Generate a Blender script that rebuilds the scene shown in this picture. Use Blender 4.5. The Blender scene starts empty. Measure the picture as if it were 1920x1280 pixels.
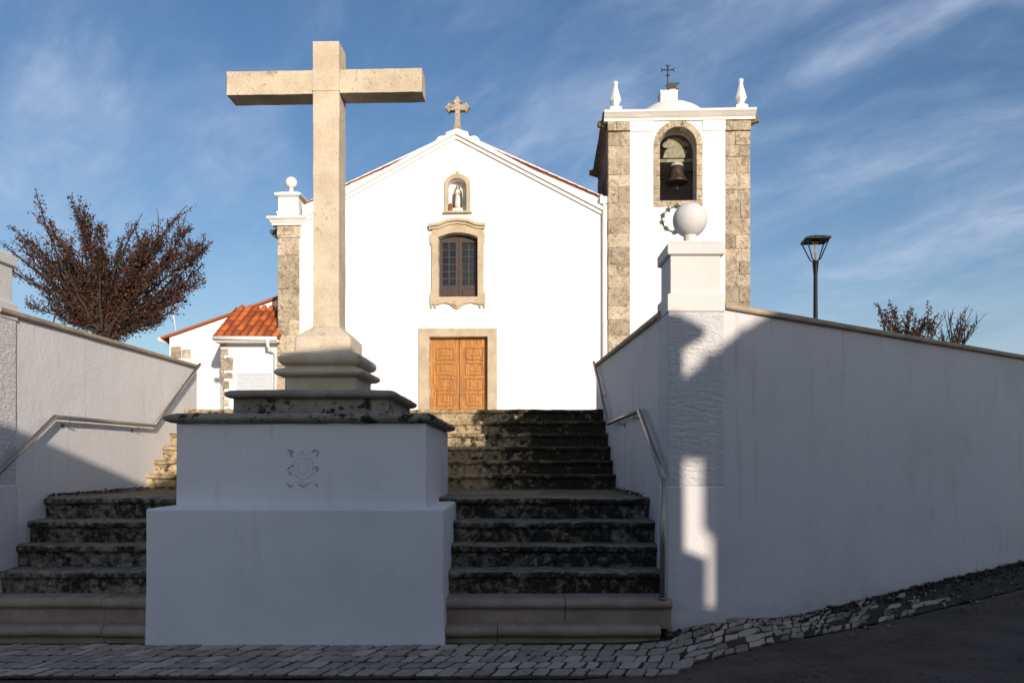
import bpy, bmesh, math, random
from mathutils import Vector, Matrix, noise
from mathutils.geometry import tessellate_polygon
random.seed(7)
R = math.radians
sc = bpy.context.scene
# ------------------------------------------------------------------ camera, sky, sun, exposure
F_PX, CX, HY, EYE = 1500.0, 960.0, 866.0, 1.6
cam_d = bpy.data.cameras.new("camera"); cam = bpy.data.objects.new("camera", cam_d)
sc.collection.objects.link(cam); sc.camera = cam
cam.location = (0, 0, EYE); cam.rotation_euler = (R(90), 0, 0)
cam_d.sensor_width = 36; cam_d.lens = 36 * F_PX / 1920; cam_d.shift_y = (HY - 640) / 1920
cam_d.clip_start = 0.05; cam_d.clip_end = 3000
SUN_AZ, SUN_EL = 21.2, 12.6            # degrees to the right of straight behind the camera
S_X = math.tan(R(SUN_AZ)); S_Z = math.tan(R(SUN_EL)) / math.cos(R(SUN_AZ))
sd = bpy.data.lights.new("sun", 'SUN'); sun = bpy.data.objects.new("sun", sd); sc.collection.objects.link(sun)
sd.energy = 5.0; sd.angle = R(0.42); sd.color = (1.0, 0.88, 0.745)
to_sun = Vector((math.sin(R(SUN_AZ)) * math.cos(R(SUN_EL)), -math.cos(R(SUN_AZ)) * math.cos(R(SUN_EL)), math.sin(R(SUN_EL))))
sun.rotation_euler = to_sun.to_track_quat('Z', 'Y').to_euler()
sc.view_settings.view_transform = 'Standard'; sc.view_settings.look = 'None'
sc.view_settings.exposure = 0.0; sc.view_settings.gamma = 1.0; sc.view_settings.use_curve_mapping = False

w = bpy.data.worlds.new("World"); sc.world = w; w.use_nodes = True
nt = w.node_tree; nt.nodes.clear(); N = nt.nodes.new; LK = nt.links.new
out = N('ShaderNodeOutputWorld'); bg = N('ShaderNodeBackground'); bg.inputs[1].default_value = 0.13
sky = N('ShaderNodeTexSky'); sky.sky_type = 'NISHITA'; sky.sun_disc = False
sky.sun_elevation = R(SUN_EL)
sky.sun_rotation = math.atan2(to_sun.x, to_sun.y)
sky.air_density = 1.0; sky.dust_density = 1.4; sky.ozone_density = 2.0; sky.altitude = 100
tc = N('ShaderNodeTexCoord'); sep = N('ShaderNodeSeparateXYZ'); LK(tc.outputs['Generated'], sep.inputs[0])
def m_(op, a, b=None, c=None):
    n = N('ShaderNodeMath'); n.operation = op
    for i, v in enumerate((a, b, c)):
        if v is None: continue
        if isinstance(v, (int, float)): n.inputs[i].default_value = v
        else: LK(v, n.inputs[i])
    return n.outputs[0]
zz = m_('ADD', m_('MAXIMUM', sep.outputs[2], 0.0), 0.32)
cmb = N('ShaderNodeCombineXYZ'); LK(m_('DIVIDE', sep.outputs[0], zz), cmb.inputs[0]); LK(m_('DIVIDE', sep.outputs[1], zz), cmb.inputs[1])
sp2 = N('ShaderNodeSeparateXYZ'); LK(cmb.outputs[0], sp2.inputs[0])
AA = m_('ADD', sp2.outputs[0], sp2.outputs[1]); BB = m_('SUBTRACT', sp2.outputs[0], sp2.outputs[1])
cab = N('ShaderNodeCombineXYZ'); LK(AA, cab.inputs[0]); LK(BB, cab.inputs[1])
def cloud(sa, sb, detail, rough, lo, hi, seed, dist=0.6):
    mp = N('ShaderNodeMapping'); mp.inputs['Scale'].default_value = (sa, sb, 1); mp.inputs['Location'].default_value = (seed, seed * .7, seed * .3)
    LK(cab.outputs[0], mp.inputs[0])
    nz = N('ShaderNodeTexNoise'); nz.inputs['Scale'].default_value = 1.0; nz.inputs['Detail'].default_value = detail
    nz.inputs['Roughness'].default_value = rough; nz.inputs['Distortion'].default_value = dist
    LK(mp.outputs[0], nz.inputs['Vector'])
    mr = N('ShaderNodeMapRange'); mr.interpolation_type = 'SMOOTHSTEP'
    mr.inputs[1].default_value = lo; mr.inputs[2].default_value = hi
    LK(nz.outputs[0], mr.inputs[0]); return mr.outputs[0]
c1 = cloud(2.2, .9, 7, .62, .40, .72, 3.1)
c2 = cloud(5.0, 2.6, 7, .62, .38, .82, 8.4, .7)
c3 = cloud(5.0, .7, 5, .55, .52, .76, 1.7, .3)
def band(c, wd, b0, b1, amt):
    wob = m_('MULTIPLY', m_('SUBTRACT', cloud(2.0, 2.6, 4, .6, .2, .8, 5.5, 0), .5), .10)
    q = m_('DIVIDE', m_('ADD', m_('SUBTRACT', AA, c), wob), wd)
    e = m_('POWER', 2.718, m_('MULTIPLY', m_('MULTIPLY', q, q), -1.0))
    mr = N('ShaderNodeMapRange'); mr.interpolation_type = 'SMOOTHSTEP'; mr.inputs[1].default_value = b0; mr.inputs[2].default_value = b1; LK(BB, mr.inputs[0])
    return m_('MULTIPLY', m_('MULTIPLY', e, mr.outputs[0]), m_('MULTIPLY', m_('ADD', c2, .35), amt))
mask = m_('ADD', m_('MULTIPLY', c1, .26), m_('MULTIPLY', m_('MULTIPLY', c2, m_('ADD', c1, .3)), .45))
mask = m_('ADD', mask, m_('MULTIPLY', c3, .08))
mask = m_('ADD', mask, band(1.60, .034, -.95, -.55, .55))
mask = m_('ADD', mask, band(2.41, .07, -1.5, -.7, .16))
lowfade = m_('MULTIPLY', m_('SUBTRACT', 1.0, m_('MINIMUM', m_('MULTIPLY', m_('MAXIMUM', sep.outputs[2], 0.0), 2.6), 1.0)), .16)
mask = m_('MINIMUM', m_('ADD', mask, lowfade), .92)
mx = N('ShaderNodeMix'); mx.data_type = 'RGBA'; LK(mask, mx.inputs['Factor'])
hsv = N('ShaderNodeHueSaturation'); hsv.inputs['Hue'].default_value = 0.507; hsv.inputs['Saturation'].default_value = 1.17; hsv.inputs['Value'].default_value = 1.04
LK(sky.outputs[0], hsv.inputs['Color'])
LK(hsv.outputs[0], mx.inputs['A']); mx.inputs['B'].default_value = (4.2, 5.0, 6.4, 1)
LK(mx.outputs['Result'], bg.inputs[0]); LK(bg.outputs[0], out.inputs[0])

# ------------------------------------------------------------------ helpers
def at(px, py, d):
    return Vector(((px - CX) * d / F_PX, d, EYE + (HY - py) * d / F_PX))
def tag(o, label=None, cat=None, group=None, kind=None):
    if label: o['label'] = label
    if cat: o['category'] = cat
    if group: o['group'] = group
    if kind: o['kind'] = kind
    return o
def empty(name, loc=(0, 0, 0), rz=0.0):
    o = bpy.data.objects.new(name, None); sc.collection.objects.link(o)
    o.location = loc; o.rotation_euler = (0, 0, rz); o.empty_display_size = .2
    return o

class MB:
    def __init__(s):
        s.bm = bmesh.new(); s.tl = s.bm.faces.layers.float.new('tone')
    def add(s, vs, fs, tone=0.5, smooth=False):
        v = [s.bm.verts.new(p) for p in vs]
        r = []
        for f in fs:
            try: fc = s.bm.faces.new([v[i] for i in f])
            except ValueError: continue
            fc[s.tl] = tone; fc.smooth = smooth; r.append(fc)
        return v, r
    def box(s, x0, x1, y0, y1, z0, z1, tone=.5, bev=0.0, mat=None):
        x0, x1 = min(x0, x1), max(x0, x1); y0, y1 = min(y0, y1), max(y0, y1); z0, z1 = min(z0, z1), max(z0, z1)
        vs = [(x, y, z) for x in (x0, x1) for y in (y0, y1) for z in (z0, z1)]
        fs = [(0, 1, 3, 2), (4, 6, 7, 5), (0, 4, 5, 1), (2, 3, 7, 6), (0, 2, 6, 4), (1, 5, 7, 3)]
        if mat is not None: vs = [mat @ Vector(p) for p in vs]
        v, f = s.add(vs, fs, tone)
        if bev > 0:
            es = list({e for x in f for e in x.edges})
            r = bmesh.ops.bevel(s.bm, geom=es, offset=bev, segments=2, affect='EDGES', profile=.5)
            for x in r['faces']: x[s.tl] = tone; x.smooth = True
        return s
    def ring(s, cx, cy, hx, hy, prof, tone=.5, seg=1, capt=True, capb=True, rz=0.0, cr=0.0, smooth=True, rnd=None):
        # square plan moulding: prof = [(offset, z)] bottom to top, mitred corners, optional rounded corners
        rows = []
        cs, sn = math.cos(rz), math.sin(rz)
        for o, z in prof:
            ax, ay = hx + o, hy + o; pts = []
            corners = [(-ax, -ay), (ax, -ay), (ax, ay), (-ax, ay)]
            c = min(cr, ax * .9)
            for k in range(4):
                px, py = corners[k]; qx, qy = corners[(k + 1) % 4]
                L = math.hypot(qx - px, qy - py); ux, uy = (qx - px) / L, (qy - py) / L
                if c > 0:
                    nx, ny = -uy, ux
                    ccx, ccy = px + ux * c + nx * c, py + uy * c + ny * c
                    pax, pay = uy, -ux
                    p_ux, p_uy = -ny * 1.0, nx * 1.0
                    # arc from previous edge normal to this edge normal
                    a1 = math.atan2(-nx * -1, 0) if False else math.atan2(-ny, -nx)
                    for j in range(3):
                        a = a1 - (math.pi / 2) * (1 - j / 3)
                        pts.append((ccx + math.cos(a) * c, ccy + math.sin(a) * c))
                for j in range(seg):
                    t = j / seg
                    pts.append((px + ux * (c + (L - 2 * c) * t), py + uy * (c + (L - 2 * c) * t)))
            rows.append([(cx + cs * x - sn * y, cy + sn * x + cs * y, z) for x, y in pts])
        n = len(rows[0]); vs = [p for r in rows for p in r]; fs = []
        for i in range(len(rows) - 1):
            for j in range(n):
                k = (j + 1) % n
                fs.append((i * n + j, i * n + k, (i + 1) * n + k, (i + 1) * n + j))
        if capb: fs.append(tuple(range(n - 1, -1, -1)))
        if capt: fs.append(tuple((len(rows) - 1) * n + j for j in range(n)))
        s.add(vs, fs, tone, smooth=False); return s
    def lathe(s, cx, cy, prof, seg=16, tone=.5, smooth=True, rot=0.0):
        vs = []; fs = []
        for r, z in prof:
            for j in range(seg):
                a = rot + 2 * math.pi * j / seg; vs.append((cx + r * math.cos(a), cy + r * math.sin(a), z))
        for i in range(len(prof) - 1):
            for j in range(seg):
                k = (j + 1) % seg; fs.append((i * seg + j, i * seg + k, (i + 1) * seg + k, (i + 1) * seg + j))
        fs.append(tuple(range(seg - 1, -1, -1))); fs.append(tuple((len(prof) - 1) * seg + j for j in range(seg)))
        v, f = s.add(vs, fs, tone, smooth)
        f[-1].smooth = False; f[-2].smooth = False
        return s
    def ball(s, c, r, seg=28, tone=.5, sz=1.0):
        n = seg // 2; c = Vector(c)
        prof = [(max(1e-4, r * math.sin(math.pi * i / n)), c.z - r * sz * math.cos(math.pi * i / n)) for i in range(n + 1)]
        return s.lathe(c.x, c.y, prof, seg, tone)
    def tube(s, pts, rad, seg=8, tone=.5, smooth=True):
        pts = [Vector(p) for p in pts]; rads = rad if isinstance(rad, (list, tuple)) else [rad] * len(pts)
        vs = []; fs = []; up = Vector((0.13, 0.21, 1)).normalized()
        for i, p in enumerate(pts):
            d = (pts[min(i + 1, len(pts) - 1)] - pts[max(i - 1, 0)]).normalized()
            a = d.cross(up)
            if a.length < 1e-3: a = d.cross(Vector((1, 0, 0)))
            a.normalize(); b = d.cross(a).normalized()
            for j in range(seg):
                t = 2 * math.pi * j / seg; vs.append(p + (a * math.cos(t) + b * math.sin(t)) * rads[i])
        for i in range(len(pts) - 1):
            for j in range(seg):
                k = (j + 1) % seg; fs.append((i * seg + j, i * seg + k, (i + 1) * seg + k, (i + 1) * seg + j))
        fs.append(tuple(range(seg - 1, -1, -1))); fs.append(tuple((len(pts) - 1) * seg + j for j in range(seg)))
        s.add(vs, fs, tone, smooth); return s
    def plate(s, outer, holes, y0, y1, tone=.5, M=None):
        # polygon in local XZ, extruded from y0 (front) to y1 (back)
        loops = [outer] + list(holes); flat = [p for l in loops for p in l]
        tris = tessellate_polygon([[Vector((x, z, 0)) for x, z in l] for l in loops])
        n = len(flat); vs = [(x, y0, z) for x, z in flat] + [(x, y1, z) for x, z in flat]; fs = []
        for t in tris:
            a, b, c = [Vector((flat[i][0], flat[i][1])) for i in t]
            cr = (b - a).x * (c - a).y - (b - a).y * (c - a).x
            t2 = tuple(t) if cr > 0 else tuple(reversed(t))
            fs.append(t2); fs.append(tuple(n + i for i in reversed(t2)))
        o = 0
        for l in loops:
            m = len(l)
            for j in range(m):
                k = (j + 1) % m; fs.append((o + j, n + o + j, n + o + k, o + k))
            o += m
        if M is not None: vs = [M @ Vector(p) for p in vs]
        s.add(vs, fs, tone); return s
    def extx(s, prof, x0, x1, seg=.12, tone=.5, smooth=True, tonef=None):
        n = max(1, int(abs(x1 - x0) / seg)); m = len(prof); vs = []; fs = []
        for i in range(n + 1):
            x = x0 + (x1 - x0) * i / n
            vs += [(x, y, z) for y, z in prof]
        for i in range(n):
            for j in range(m):
                k = (j + 1) % m; fs.append((i * m + j, i * m + k, (i + 1) * m + k, (i + 1) * m + j))
        fs.append(tuple(range(m))); fs.append(tuple(n * m + j for j in range(m - 1, -1, -1)))
        s.add(vs, fs, tone); return s
    def dense(s, cell=.1, it=5):
        for _ in range(it):
            es = [e for e in s.bm.edges if e.calc_length() > cell]
            if not es: break
            bmesh.ops.triangulate(s.bm, faces=[f for f in s.bm.faces if len(f.verts) > 4])
            es = [e for e in s.bm.edges if e.calc_length() > cell]
            bmesh.ops.subdivide_edges(s.bm, edges=es, cuts=1, use_grid_fill=True)
        return s
    def rough(s, amp, freq, amp2=0, freq2=10):
        bmesh.ops.remove_doubles(s.bm, verts=s.bm.verts, dist=1e-5)
        for v in s.bm.verts:
            p = v.co.copy(); v.co += noise.noise_vector(p * freq) * amp
            if amp2: v.co += noise.noise_vector(p * freq2) * amp2
        return s
    def build(s, name, mat, parent=None, smooth=None, recalc=True, bevel=0, auto=None):
        if recalc: bmesh.ops.recalc_face_normals(s.bm, faces=s.bm.faces)
        if smooth is not None:
            for f in s.bm.faces: f.smooth = smooth
        me = bpy.data.meshes.new(name); s.bm.to_mesh(me); s.bm.free()
        me.materials.append(mat); o = bpy.data.objects.new(name, me); sc.collection.objects.link(o)
        if auto is not None:
            for p in me.polygons: p.use_smooth = True
            try: me.set_sharp_from_angle(angle=R(auto))
            except Exception: pass
        if bevel:
            b = o.modifiers.new('bevel', 'BEVEL'); b.width = bevel; b.segments = 2; b.limit_method = 'ANGLE'; b.angle_limit = R(40)
        if parent: o.parent = parent
        return o

# ------------------------------------------------------------------ materials
def newmat(name):
    m = bpy.data.materials.new(name); m.use_nodes = True; t = m.node_tree
    b = t.nodes['Principled BSDF']; return m, t, b
class G:
    def __init__(s, t): s.t = t
    def n(s, ty, **kw):
        x = s.t.nodes.new(ty)
        for k, v in kw.items(): setattr(x, k, v)
        return x
    def put(s, sock, v):
        if isinstance(v, (int, float)): sock.default_value = v
        elif isinstance(v, tuple): sock.default_value = v if len(v) == 4 or len(sock.default_value) == 3 else (*v, 1)
        else: s.t.links.new(v, sock)
    def vec(s, scale=(1, 1, 1), rot=(0, 0, 0), loc=(0, 0, 0), world=False):
        if world: c = s.n('ShaderNodeNewGeometry').outputs['Position']
        else: c = s.n('ShaderNodeTexCoord').outputs['Object']
        mp = s.n('ShaderNodeMapping'); mp.inputs['Scale'].default_value = scale
        mp.inputs['Rotation'].default_value = rot; mp.inputs['Location'].default_value = loc
        s.t.links.new(c, mp.inputs[0]); return mp.outputs[0]
    def noise(s, v, scale, detail=5, rough=.55, dist=0):
        x = s.n('ShaderNodeTexNoise'); s.put(x.inputs['Vector'], v); x.inputs['Scale'].default_value = scale
        x.inputs['Detail'].default_value = detail; x.inputs['Roughness'].default_value = rough
        x.inputs['Distortion'].default_value = dist; return x.outputs[0]
    def rng(s, v, a, b, c=0.0, d=1.0, sm=True):
        x = s.n('ShaderNodeMapRange'); x.interpolation_type = 'SMOOTHSTEP' if sm else 'LINEAR'
        s.put(x.inputs[0], v); x.inputs[1].default_value = a; x.inputs[2].default_value = b
        x.inputs[3].default_value = c; x.inputs[4].default_value = d; return x.outputs[0]
    def mix(s, f, a, b):
        x = s.n('ShaderNodeMix'); x.data_type = 'RGBA'; s.put(x.inputs['Factor'], f)
        s.put(x.inputs['A'], a); s.put(x.inputs['B'], b); return x.outputs['Result']
    def math(s, op, a, b=0.0):
        x = s.n('ShaderNodeMath'); x.operation = op; s.put(x.inputs[0], a); s.put(x.inputs[1], b); return x.outputs[0]
    def bump(s, bsdf, h, dist=.01, strength=1.0):
        x = s.n('ShaderNodeBump'); x.inputs['Strength'].default_value = strength; x.inputs['Distance'].default_value = dist
        s.put(x.inputs['Height'], h); s.t.links.new(x.outputs[0], bsdf.inputs['Normal'])
    def attr(s, name='tone'):
        x = s.n('ShaderNodeAttribute'); x.attribute_name = name; return x.outputs['Fac']
def plaster(name, base=(.80, .79, .77), dirt=.25, bumps=((60, .004),), rough=.85, streak=1.0, spots=True, aniso=1.0, base_dirt=0):
    m, t, b = newmat(name); g = G(t); v = g.vec(world=True)
    n1 = g.noise(v, .9, 6, .6); n2 = g.noise(g.vec((6, 6, .55), world=True), 1.3, 5, .6)
    col = g.mix(g.rng(n1, .45, .8), base, tuple(c * (1 - .10 * dirt * 2) for c in base))
    col = g.mix(g.math('MULTIPLY', g.rng(n2, .56, .82), dirt * streak), col, (.50, .46, .42))
    if base_dirt:
        sz_ = g.n('ShaderNodeSeparateXYZ'); g.t.links.new(g.vec(world=True), sz_.inputs[0])
        hz = g.math('ADD', sz_.outputs[2], g.math('MULTIPLY', g.noise(g.vec((2.5, 2.5, 6), world=True), 2.2, 6, .65), -.62))
        col = g.mix(g.rng(hz, -.30, base_dirt, .38, 0), col, (.36, .33, .29))
        n5 = g.noise(g.vec((1.0, 1.0, .5), world=True), 2.2, 7, .65)
        col = g.mix(g.rng(n5, .55, .75, 0, .22), col, (.45, .42, .40))
    if spots:
        n3 = g.noise(v, 9, 3, .5); col = g.mix(g.math('MULTIPLY', g.rng(n3, .74, .80), .35 * dirt * 2), col, (.35, .31, .27))
    g.put(b.inputs['Base Color'], col); b.inputs['Roughness'].default_value = rough
    h = None
    for sc_, am in bumps:
        x = g.math('MULTIPLY', g.noise(g.vec((.8, .8, aniso), world=True), sc_, 4, .6), am * 100); h = x if h is None else g.math('ADD', h, x)
    h = g.math('ADD', h, g.math('MULTIPLY', g.noise(v, 2.5, 3, .5), 1.2))
    g.bump(b, h, .01); return m
def stone(name, a, b_, dark=(.03, .028, .022), dk=(.62, .74), dscale=6, scale=3, bumpd=.012, amt=.8, tone=False, rough=.9, pits=True, topmix=None, moss_and_shade=0.0, specks=0.0):
    m, t, b = newmat(name); g = G(t); v = g.vec(world=True)
    col = g.mix(g.rng(g.noise(v, scale, 6, .62), .35, .68), a, b_)
    if tone:
        tn = g.attr(); col = g.mix(g.rng(tn, .5, 1.0, 0, .75 * float(tone)), col, tuple(min(1, c * 1.5) for c in a))
        col = g.mix(g.rng(tn, 0, .5, .62 * float(tone), 0), col, tuple(c * .42 for c in b_))
    fine = g.noise(v, 45, 4, .65)
    col = g.mix(g.rng(fine, .3, .75, .25, 0), col, tuple(c * .5 for c in b_))
    dn = g.math('ADD', g.math('MULTIPLY', g.noise(v, dscale, 8, .68, .3), .7), g.math('MULTIPLY', g.noise(v, dscale * .23, 3, .5), .3))
    if moss_and_shade:  # darker toward +X: shade beside the right wall painted in along with moss
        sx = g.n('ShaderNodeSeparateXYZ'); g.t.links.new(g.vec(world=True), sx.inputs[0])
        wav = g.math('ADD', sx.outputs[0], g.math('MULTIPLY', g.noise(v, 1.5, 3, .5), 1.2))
        dn = g.math('ADD', dn, g.math('MULTIPLY', g.rng(wav, .0, 1.1), moss_and_shade))
    dm = g.math('MULTIPLY', g.rng(dn, dk[0] * .8 + .1, dk[1] * .8 + .1), amt)
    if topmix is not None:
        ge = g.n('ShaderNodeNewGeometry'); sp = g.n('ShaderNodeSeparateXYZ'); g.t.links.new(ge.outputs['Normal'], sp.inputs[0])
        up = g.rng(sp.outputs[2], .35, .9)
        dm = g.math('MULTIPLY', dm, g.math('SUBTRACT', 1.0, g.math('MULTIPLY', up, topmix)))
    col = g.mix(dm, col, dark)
    if specks:
        s1 = g.math('MULTIPLY', g.rng(g.noise(v, 34, 3, .55), .63, .69), g.rng(g.noise(v, 4, 4, .6), .42, .62))
        col = g.mix(g.math('MULTIPLY', s1, specks), col, (.42, .39, .32))
    g.put(b.inputs['Base Color'], col); b.inputs['Roughness'].default_value = rough
    b.inputs['Specular IOR Level'].default_value = .25
    h = g.math('ADD', g.math('MULTIPLY', fine, .35), g.math('MULTIPLY', g.noise(v, scale * 3, 6, .65), .9))
    if pits:
        h = g.math('SUBTRACT', h, g.math('MULTIPLY', g.rng(g.noise(v, 28, 2, .5), .62, .72), .5))
    g.bump(b, h, bumpd); return m
def plain(name, col, rough=.6, metal=0.0, var=.15, scale=8, bumpd=.002, spec=None):
    m, t, b = newmat(name); g = G(t); v = g.vec()
    n = g.noise(v, scale, 5, .6)
    g.put(b.inputs['Base Color'], g.mix(g.rng(n, .3, .7), tuple(c * (1 - var) for c in col), tuple(min(1, c * (1 + var)) for c in col)))
    b.inputs['Roughness'].default_value = rough; b.inputs['Metallic'].default_value = metal
    if spec is not None: b.inputs['Specular IOR Level'].default_value = spec
    g.bump(b, n, bumpd); return m
def tiles(name):
    m, t, b = newmat(name); g = G(t); v = g.vec()
    tn = g.attr(); n = g.noise(v, 7, 6, .65)
    col = g.mix(tn, (.22, .045, .010), (.46, .125, .032))
    col = g.mix(g.rng(n, .55, .75, 0, .5), col, (.16, .06, .03))
    g.put(b.inputs['Base Color'], col); b.inputs['Roughness'].default_value = .8
    g.bump(b, g.noise(v, 40, 4, .6), .004); return m
def wood(name, a, b_, axis=2):
    m, t, b = newmat(name); g = G(t)
    s = [9, 9, 9]; s[axis] = .55
    v = g.vec(tuple(s)); n = g.noise(v, 3.0, 8, .62, 1.3); n2 = g.noise(g.vec((1, 1, .3)), 3, 3)
    col = g.mix(g.rng(n, .38, .62), a, b_); col = g.mix(g.rng(n2, .4, .7, 0, .35), col, tuple(c * .7 for c in a))
    g.put(b.inputs['Base Color'], col); b.inputs['Roughness'].default_value = .55
    g.bump(b, n, .002); return m
M = {}
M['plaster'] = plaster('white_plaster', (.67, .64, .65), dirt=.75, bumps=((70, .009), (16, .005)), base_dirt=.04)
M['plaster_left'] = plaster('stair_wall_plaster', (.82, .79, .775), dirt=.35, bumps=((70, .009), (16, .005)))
M['plaster_clean'] = plaster('facade_plaster', (.80, .785, .77), dirt=.14, bumps=((30, .006),), streak=.6)
M['plaster_rough'] = plaster('roughcast_plaster', (.74, .71, .71), dirt=.30, bumps=((17, .035), (45, .02)), aniso=2.2)
M['plaster_ped'] = plaster('pedestal_plaster', (.81, .79, .795), dirt=.6, bumps=((80, .006), (20, .003)), streak=1.0, aniso=3, base_dirt=0)
M['trim'] = plaster('white_trim', (.76, .74, .72), dirt=.22, bumps=((30, .002),))
M['pillar_trim'] = plaster('pillar_cap_paint', (.64, .62, .60), dirt=.5, bumps=((30, .002), (60, .003)))
M['trim_old'] = plaster('weathered_white_trim', (.78, .75, .71), dirt=.7, bumps=((30, .004),))
M['cross'] = stone('cross_limestone', (.67, .565, .435), (.53, .435, .32), dark=(.13, .10, .075), dk=(.60, .76), dscale=12, scale=2.2, bumpd=.006, amt=.7)
M['cross_arm'] = stone('cross_arm_limestone', (.66, .56, .43), (.49, .40, .29), dark=(.13, .10, .075), dk=(.56, .70), dscale=16, scale=3.0, bumpd=.008, amt=.75)
M['plinth'] = stone('grey_plinth_stone', (.36, .31, .26), (.26, .225, .19), dark=(.03, .028, .024), dk=(.60, .68), dscale=12, scale=3, bumpd=.008, amt=.9)
M['plinth_dark'] = stone('lichened_slab_stone', (.34, .305, .25), (.22, .195, .165), dark=(.018, .018, .015), dk=(.53, .59), dscale=12, scale=3, bumpd=.010, amt=.95)
M['quoin'] = stone('quoin_sandstone', (.64, .54, .41), (.45, .365, .26), dark=(.15, .12, .085), dk=(.47, .66), dscale=9, scale=5, bumpd=.06, amt=.68, tone=.55)
M['quoin_dark'] = stone('weathered_tower_stone', (.22, .165, .115), (.13, .10, .07), dark=(.04, .035, .02), dk=(.48, .66), dscale=4, scale=2.5, bumpd=.03, amt=.8, tone=True)
M['frame'] = stone('window_limestone', (.56, .46, .33), (.44, .355, .25), dark=(.13, .10, .06), dk=(.62, .8), dscale=5, scale=3, bumpd=.008, amt=.6)
M['moss_and_shade'] = stone('mossy_stone', (.26, .22, .11), (.17, .13, .07), dark=(.03, .03, .015), dk=(.5, .66), dscale=7, scale=4, bumpd=.02, amt=.7)
M['coping'] = stone('coping_stone', (.50, .40, .295), (.38, .305, .225), dark=(.06, .05, .04), dk=(.58, .72), dscale=7, scale=3, bumpd=.008, amt=.6)
M['step_dark'] = stone('lichened_step_stone', (.36, .32, .265), (.17, .15, .12), dark=(.014, .013, .010), dk=(.37, .60), moss_and_shade=.05, specks=.8, dscale=14, scale=9, bumpd=.02, amt=.96, topmix=.85)
M['step_new'] = stone('clean_step_stone', (.40, .31, .245), (.29, .225, .175), dark=(.06, .05, .035), dk=(.60, .80), dscale=4, scale=3, bumpd=.006, amt=.6)
M['step_up'] = stone('mottled_step_stone', (.62, .48, .30), (.36, .27, .15), dark=(.02, .017, .011), dk=(.45, .66), dscale=13, scale=8, bumpd=.03, amt=.95, topmix=.15, moss_and_shade=.17, specks=.8)  # shaded right side of the flight put into the colour, together with moss
M['landing'] = stone('landing_stone', (.22, .165, .105), (.14, .11, .075), dark=(.04, .035, .02), dk=(.55, .75), dscale=4, scale=2, bumpd=.006, amt=.6, tone=True)
M['cobble'] = stone('cobble_limestone', (.46, .365, .295), (.35, .275, .22), dark=(.05, .045, .04), dk=(.56, .72), dscale=14, scale=9, bumpd=.02, amt=.6, tone=1.45)
M['dirt'] = stone('dark_dirt', (.085, .068, .045), (.045, .038, .027), dark=(.012, .012, .009), dk=(.5, .7), dscale=9, scale=6, bumpd=.03)
M['asphalt'] = stone('asphalt', (.145, .104, .08), (.092, .066, .05), dark=(.03, .024, .02), dk=(.52, .66), dscale=16, scale=1.6, bumpd=.02, amt=.7)
M['yard'] = stone('yard_paving', (.34, .29, .22), (.26, .22, .17), dark=(.1, .09, .07), dk=(.6, .8), dscale=2, scale=2, bumpd=.005)
M['grass'] = stone('dry_grass_ground', (.10, .11, .04), (.16, .13, .06), dk=(.6, .8), dscale=.6, scale=.5, bumpd=.03)
M['tile'] = tiles('terracotta_tile')
M['door'] = wood('orange_wood', (.50, .215, .038), (.25, .09, .014))
M['brownwood'] = wood('dark_brown_wood', (.048, .024, .013), (.024, .012, .008))
M['glass'] = plain('window_glass', (.014, .017, .02), rough=.22, var=.5, scale=2, bumpd=.01, spec=.3)
M['muntin'] = plain('glazing_bar', (.04, .04, .036), rough=.6)
M['steel'] = plain('brushed_steel', (.34, .31, .27), rough=.38, metal=.85, var=.1, scale=30, bumpd=.0005)
M['iron'] = plain('dark_iron', (.02, .024, .028), rough=.5, metal=.3)
M['vane'] = plain('weathered_vane_metal', (.045, .042, .03), rough=.7, metal=.2)
M['bronze'] = plain('bell_bronze', (.062, .044, .034), rough=.5, metal=.5, var=.35, scale=12)
M['belltop'] = plain('pale_bell_crown', (.42, .42, .38), rough=.7)
M['yoke'] = plain('lichened_wood', (.25, .235, .165), rough=.9, var=.35, scale=9, bumpd=.01)
M['lamp'] = plain('black_lamp_paint', (.007, .009, .009), rough=.5, spec=.2)
M['lampglow'] = plain('amber_lamp_cup', (.35, .2, .05), rough=.4)
M['emblem'] = plain('faded_emblem_paint', (.38, .40, .43), rough=.9, var=.5, scale=60)
M['emblem_faint'] = plain('very_faded_emblem_paint', (.62, .61, .63), rough=.9, var=.25, scale=60)
M['bark'] = plain('dark_bark', (.038, .026, .024), rough=.9, var=.3, scale=20, bumpd=.01)
M['panel'] = plain('pale_grey_door_paint', (.50, .53, .57), rough=.5, var=.05)
M['white_pvc'] = plain('white_gutter', (.72, .72, .70), rough=.5, var=.04)
M['house1'] = plaster('ochre_house_wall', (.50, .44, .34), dirt=.3)
M['house2'] = plaster('cream_house_wall', (.60, .56, .48), dirt=.3)
M['skin'] = plain('statue_skin', (.45, .32, .24), rough=.7)
M['robe'] = plain('statue_pale_robe', (.72, .60, .55), rough=.8)
M['cloak'] = plain('statue_dark_cloak', (.07, .07, .065), rough=.8)
M['clay'] = plain('brown_clay', (.24, .09, .035), rough=.8)
def leafmat(name, cols):
    m, t, b = newmat(name); g = G(t); tn = g.attr()
    r = g.n('ShaderNodeValToRGB'); r.color_ramp.interpolation = 'LINEAR'
    while len(r.color_ramp.elements) < len(cols): r.color_ramp.elements.new(.5)
    for i, c in enumerate(cols):
        r.color_ramp.elements[i].position = i / (len(cols) - 1); r.color_ramp.elements[i].color = (*c, 1)
    g.put(r.inputs[0], tn); g.put(b.inputs['Base Color'], r.outputs[0]); b.inputs['Roughness'].default_value = .55
    b.inputs['Specular IOR Level'].default_value = .3
    return m
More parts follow.
